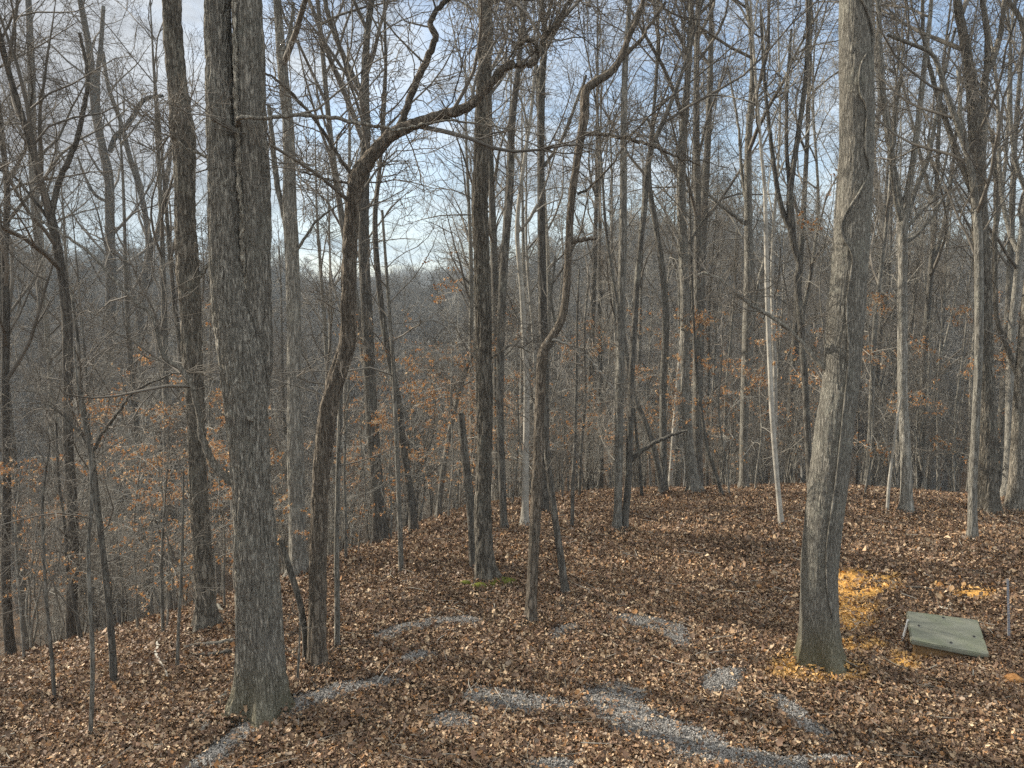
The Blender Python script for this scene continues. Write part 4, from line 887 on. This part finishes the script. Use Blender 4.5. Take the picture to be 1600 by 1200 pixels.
# ------------------------------------------------------------------ wooden cover on its box
def face_mesh(name, V, F_, bev=0.0):
    me = bpy.data.meshes.new(name); me.from_pydata([tuple(v) for v in V], [], F_); me.update(); return me
def prism(corners, dz, bev=0.01, name='slab', sub=0):
    import bmesh
    bm = bmesh.new(); lo = [bm.verts.new(tuple(c+np.array([0, 0, 0])-dz)) for c in corners]; hi_ = [bm.verts.new(tuple(c)) for c in corners]
    bm.faces.new(lo[::-1]); bm.faces.new(hi_)
    n = len(corners)
    for i in range(n): bm.faces.new([lo[i], lo[(i+1) % n], hi_[(i+1) % n], hi_[i]])
    bmesh.ops.bevel(bm, geom=list(bm.edges), offset=bev, segments=2, affect='EDGES')
    bmesh.ops.recalc_face_normals(bm, faces=list(bm.faces))
    me = bpy.data.meshes.new(name); bm.to_mesh(me); bm.free(); return me
def cover_mat():
    m, nt, b = mat('weathered_green_board'); tc = N(nt, 'ShaderNodeTexCoord'); mp = N(nt, 'ShaderNodeMapping'); mp.inputs['Rotation'].default_value = (0, 0, math.radians(14)); mp.inputs['Scale'].default_value = (0.6, 2.2, 2)
    nt.links.new(tc.outputs['Object'], mp.inputs[0]); n1 = noise(nt, mp.outputs[0], 2.2, 6, 0.65, 0.4); n2 = noise(nt, tc.outputs['Object'], 3.0, 4, 0.6); n3 = noise(nt, tc.outputs['Object'], 60, 3, 0.6)
    c = ramp(nt, n1, [(0.32, (0.12, 0.125, 0.10)), (0.68, (0.29, 0.29, 0.22))])
    c = mixc(nt, ramp(nt, n2, [(0.45, 0.0), (0.7, 0.6)]), c, (0.19, 0.21, 0.12))
    c = mixc(nt, ramp(nt, n3, [(0.6, 0.0), (0.75, 0.4)]), c, (0.34, 0.34, 0.28))
    nt.links.new(c, b.inputs['Base Color']); b.inputs['Roughness'].default_value = 0.85; b.inputs['Specular IOR Level'].default_value = 0.2; bump(nt, mathn(nt, 'ADD', n1, n3), 0.15, 0.006, b); return m
M['cover'] = cover_mat(); M['boxwood'] = soil_mat('clay_stained_wood', (0.16, 0.10, 0.05), (0.36, 0.22, 0.10), 14)
def flat_mat(name, c, rough=0.6, metal=0.0):
    m, nt, b = mat(name); tc = N(nt, 'ShaderNodeTexCoord'); n = noise(nt, tc.outputs['Object'], 25, 4, 0.6)
    nt.links.new(ramp(nt, n, [(0.3, tuple(x*0.7 for x in c)), (0.7, tuple(min(1, x*1.2) for x in c))]), b.inputs['Base Color']); b.inputs['Roughness'].default_value = rough; b.inputs['Metallic'].default_value = metal; return m
M['bolt'] = flat_mat('dark_bolt', (0.03, 0.03, 0.028)); M['galv'] = flat_mat('galvanised_steel', (0.32, 0.34, 0.38), 0.5, 0.3); M['white'] = flat_mat('white_plastic', (0.75, 0.75, 0.72)); M['rust'] = flat_mat('washer', (0.22, 0.22, 0.18))
def hit_z(px, py, up): return hit(px, py, up)
cn = [hit_z(1417, 953, 0.32), hit_z(1424, 1001, 0.25), hit_z(1547, 1023, 0.11), hit_z(1528, 969, 0.16)]
cn[2][2] = cn[1][2] + cn[3][2] - cn[0][2] if False else cn[2][2]
def cover():
    base = sum(cn)/4; gz = float(ground(base[0], base[1])); o = np.array([base[0], base[1], gz])
    C = [c-o for c in cn]
    # fit one plane so the board is flat
    A = np.column_stack([[c[0] for c in C], [c[1] for c in C], np.ones(4)]); pl = np.linalg.lstsq(A, np.array([c[2] for c in C]), rcond=None)[0]
    pz = lambda x, y: pl[0]*x+pl[1]*y+pl[2]
    C = [np.array([c[0], c[1], pz(c[0], c[1])]) for c in C]
    root = empty('hatch_cover', o); tag(root, 'weathered grey-green square board cover with four bolts lying tilted on a low box', 'hatch cover')
    nrm = np.array([-pl[0], -pl[1], 1]); nrm /= np.linalg.norm(nrm)
    obj('lid', prism(C, nrm*0.062, 0.012, 'lid'), M['cover'], root)
    cc = sum(C)/4
    B = [cc+(c-cc)*0.9-nrm*0.064 for c in C]; Bl = [np.array([b[0], b[1], float(ground(b[0]+o[0], b[1]+o[1]))-o[2]-0.12]) for b in B]
    for i in range(4):
        a, b_ = B[i], B[(i+1) % 4]; al, bl = Bl[i], Bl[(i+1) % 4]
        inw = (cc-(a+b_)/2); inw[2] = 0; inw = inw/np.linalg.norm(inw)*0.035
        e = (b_-a)/np.linalg.norm(b_-a)*0.038 if i % 2 == 0 else 0*a
        V = [a-0*e, b_-0*e, b_+inw, a+inw, al, bl, bl+inw, al+inw] if i % 2 == 0 else [a+(b_-a)*0.045, b_-(b_-a)*0.045, b_-(b_-a)*0.045+inw, a+(b_-a)*0.045+inw, al+(bl-al)*0.045, bl-(bl-al)*0.045, bl-(bl-al)*0.045+inw, al+(bl-al)*0.045+inw]
        obj('side_board', face_mesh('side_board', V, [(0, 1, 2, 3), (7, 6, 5, 4), (0, 4, 5, 1), (1, 5, 6, 2), (2, 6, 7, 3), (3, 7, 4, 0)]), M['boxwood'], root)
    for u, v in ((0.13, 0.5), (0.5, 0.10), (0.86, 0.56), (0.52, 0.87)):
        top = C[0]*(1-u)+C[3]*u; bot = C[1]*(1-u)+C[2]*u; p = top*(1-v)+bot*v
        for nm, rad, h0, h1, mm in (('washer', 0.030, -0.01, 0.004, 'rust'), ('bolt', 0.016, 0.003, 0.018, 'bolt')):
            P = np.array([p+nrm*h0, p+nrm*(h1-0.001), p+nrm*h1, p+nrm*(h1+0.0005)])[None]; V, Q = tube_arrays(P, np.array([[rad, rad, rad*0.85, 0.0005]]), 6 if nm == 'bolt' else 16)
            obj(nm, new_mesh(nm, V, Q, smooth=False), M[mm], root)
    a = C[0]*0.68+C[1]*0.32; q = a+np.array([-0.10, -0.06, -0.30]); 
    V, Q = tube_arrays(np.array([a, (a+q)/2, q])[None], np.array([[0.018, 0.018, 0.018]]), 8)
    obj('prop', new_mesh('prop', V, Q), M['white'], root)
cover()
# perforated stake
def stake():
    b = hit(1577, 1000); Z, t = at(1574.5, 905, b[1]); h = Z[2]-b[2]; o = b
    root = empty('marker_post', o); tag(root, 'thin perforated grey metal stake standing in the leaves right of the board cover', 'stake')
    lean = (Z[0]-b[0])/h
    g = []; wdt = 0.015
    import bmesh
    bm = bmesh.new()
    n = 26; hh = h/n
    def quad(*p): bm.faces.new([bm.verts.new(x) for x in p])
    for i in range(-3, n):
        z0 = i*hh; z1 = z0+hh; hz0 = z0+hh*0.28; hz1 = z1-hh*0.28; hw = wdt*0.38
        X = lambda z: lean*z
        for (a0, a1, b0, b1) in ((-wdt, wdt, z0, hz0), (-wdt, wdt, hz1, z1), (-wdt, -hw, hz0, hz1), (hw, wdt, hz0, hz1)):
            bm2 = bmesh.ops.create_cube(bm, size=1.0)['verts']
            for v in bm2:
                v.co = Vector(((a0+a1)/2+v.co.x*(a1-a0)+X((b0+b1)/2), v.co.y*0.004, (b0+b1)/2+v.co.z*(b1-b0)))
    me = bpy.data.meshes.new('post'); bm.to_mesh(me); bm.free(); obj('post', me, M['galv'], root)
    V, Q = tube_arrays(np.array([[0.0, 0.012, -0.2], [lean*h*0.5, 0.012, h*0.5], [lean*h, 0.012, h*1.0]])[None], np.array([[0.006]*3]), 6)
    obj('tube', new_mesh('tube', V, Q), M['white'], root)
stake()

# loose twigs in the litter
def twig_litter():
    n = 1500; x, y = scatter(6.3, 26, 0.1); r_ = np.random.default_rng(66)
    q = np.sqrt(6.3**2+(26**2-6.3**2)*r_.random(n)**1.3); a = np.radians(-35+70*r_.random(n)); x = q*np.sin(a); y = q*np.cos(a)
    ln = 0.10+0.45*r_.random(n)**2.5; th = r_.random(n)*6.28; t = np.linspace(-0.5, 0.5, 6)[None]; bend = r_.normal(size=(n, 1))*0.12
    X = x[:, None]+np.cos(th)[:, None]*t*ln[:, None]-np.sin(th)[:, None]*bend*(t*t)*ln[:, None]*3
    Y = y[:, None]+np.sin(th)[:, None]*t*ln[:, None]+np.cos(th)[:, None]*bend*(t*t)*ln[:, None]*3
    Z = ground(X, Y)+0.045+0.03*r_.random((n, 1))+t*r_.normal(size=(n, 1))*0.06
    R_ = (0.0025+0.005*r_.random((n, 1))**2)*(1-0.5*(t+0.5)); g = Geo(); g.tubes(np.stack([X, Y, Z], -1), R_, 4)
    tag(obj('fallen_twigs', g.mesh('fallen_twigs'), M['twig_pale']), 'countless small broken twigs lying loose on the brown leaf litter', kind='stuff')
twig_litter()

# clods of clay
def clod(px, py, s, label, flat=0.6, seed=0):
    p = hit(px, py); import bmesh
    bm = bmesh.new(); bmesh.ops.create_icosphere(bm, subdivisions=3, radius=1); V = np.array([v.co[:] for v in bm.verts])
    n = fbm(V*1.5+seed*7, 3)[:, None]; n2 = fbm(V*5+seed, 2)[:, None]; V = V*(0.55+0.8*n+0.15*n2)*np.array([[s, s*0.8, s*flat]])
    for v, c in zip(bm.verts, V): v.co = c
    me = bpy.data.meshes.new('clod'); bm.to_mesh(me); bm.free()
    for pl in me.polygons: pl.use_smooth = True
    tag(obj('clay_clod', me, M['clay2'], None, p+np.array([0, 0, s*flat*0.35])), label, 'clod')
M['clay2'] = soil_mat('brown_clay', (0.28, 0.13, 0.045), (0.50, 0.27, 0.11), 18)
clod(1583, 1068, 0.12, 'flat-sided orange-brown lump of clay at the lower right edge', 0.75, 1)
clod(1469, 917, 0.055, 'upright bright orange clod on the leaves beyond the board cover', 1.1, 2)
clod(1484, 918, 0.05, 'low orange clod right beside the upright one beyond the cover', 0.5, 3)

# moss at the foot of the middle tree
GM = patch_geo([(776, 917, 25, 7, -8), (728, 919, 9, 3, 0), (752, 923, 14, 4, 0)])
tag(obj('moss', patch_mesh(GM, 'moss', 0.075, 0.07, 0.012, 2.0), M['moss']), 'bright green moss around the foot of the middle tree', kind='stuff')

# fallen branches
def fallen(label, pts, bark='grey', lift=0.02, seed=0, twigs=0):
    P = []
    for (x, y, wd, *u) in pts:
        up = u[0] if u else lift; p = hit(x, y, up); t = np.linalg.norm(p-np.array([0, 0, CZ])); P.append([*p, wd/2*t/F])
    P = np.array(P); off = P[0, :3].copy(); C = catmull(P, len(P)*8); C[:, :3] -= off; C[:, 3] = np.maximum(C[:, 3], 0.004)
    C[:, :3] += np.random.default_rng(seed).normal(size=(len(C), 3))*0.004
    V, Q = bark_tube(C[:, :3], C[:, 3], 10, 0, 0.15*C[:, 3].mean(), 0.04, 0.04, 0, seed)
    o = obj('fallen_branch', new_mesh('fallen_branch', V, Q), M[bark], None, off); tag(o, label, 'fallen branch')
    if twigs:
        g = Geo(); crown(np.random.default_rng(seed), C[None, ::4, :3], C[None, ::4, 3], [dict(n=twigs, t0=0.2, t1=1, length=(0.1, 0.3), ang=50, Nn=5, up=0.02, wob=0.2, rr=0.01, rtip=0.004)], g); obj('twigs', g.mesh('twigs'), M['twig'], o)
fallen('thick weathered grey branch lying left of the twin oak foot', [(303, 1134, 13), (318, 1118, 12), (340, 1100, 11), (356, 1082, 9), (367, 1070, 6)], 'grey', 0.05, 1)
fallen('pale stub of wood beside the thick branch by the oak', [(313, 1145, 7), (322, 1132, 9), (330, 1122, 6)], 'beech', 0.04, 2)
fallen('long pale log lying below the burled tree roots', [(284, 1012, 5), (310, 1008, 6), (340, 1005, 7), (366, 1000, 6)], 'grey', 0.05, 3)
fallen('shorter dark log below the long pale one', [(311, 1024, 6), (335, 1022, 7), (362, 1018, 6)], 'dark', 0.05, 4)
fallen('crooked pale stick on the leaves left of the burled tree', [(245, 1000, 4), (247, 1012, 4), (243, 1022, 5), (252, 1036, 4), (262, 1058, 3)], 'beech', 0.05, 5)
fallen('small dark dead branch leaning beside the burled tree roots', [(339, 944, 4, 0.15), (350, 958, 5), (370, 976, 5)], 'dark', 0.05, 6, 4)
fallen('white-barked stick half buried at the rim of the gravel', [(722, 1089, 4), (735, 1093, 5), (748, 1103, 4), (757, 1112, 2)], 'beech', 0.04, 7)
fallen('slim pale stick beside the foot of the crooked tree', [(470, 1068, 4), (490, 1058, 4), (512, 1048, 3), (527, 1035, 3)], 'beech', 0.05, 8)
fallen('thin tan branch lying below the twin oak roots', [(395, 1136, 4), (408, 1128, 4), (425, 1124, 4), (440, 1110, 3)], 'grey', 0.04, 9)
fallen('thin twig lying across leaves beyond the board cover', [(1415, 917, 3), (1440, 918, 3), (1458, 920, 2)], 'dark', 0.04, 10)
fallen('pale stick behind the middle of the board cover', [(1468, 948, 3), (1480, 952, 4), (1492, 953, 2)], 'beech', 0.04, 11)
fallen('thin stick lying left of the thick vine-wrapped trunk', [(1226, 897, 3), (1240, 898, 3), (1252, 897, 3)], 'dark', 0.04, 12)
fallen('long low dead branch across the middle slope', [(845, 955, 3), (868, 948, 4), (900, 944, 3), (930, 940, 2)], 'dark', 0.04, 13, 4)

# ------------------------------------------------------------------ air
def air():
    P = [(x, y, z) for x in (-1500, 1500) for y in (-300, 1500) for z in (-75, 75)]
    me = face_mesh('haze', P, [(0, 1, 3, 2), (4, 6, 7, 5), (0, 4, 5, 1), (2, 3, 7, 6), (0, 2, 6, 4), (1, 5, 7, 3)])
    m = bpy.data.materials.new('haze'); m.use_nodes = True; t = m.node_tree; t.nodes.remove(t.nodes['Principled BSDF'])
    v = t.nodes.new('ShaderNodeVolumePrincipled'); v.inputs['Color'].default_value = (0.78, 0.90, 1.0, 1); v.inputs['Density'].default_value = 0.00055
    t.links.new(v.outputs[0], t.nodes['Material Output'].inputs['Volume'])
    tag(obj('haze', me, m), 'thin bluish air between the trees and the far hills', kind='stuff')
air()
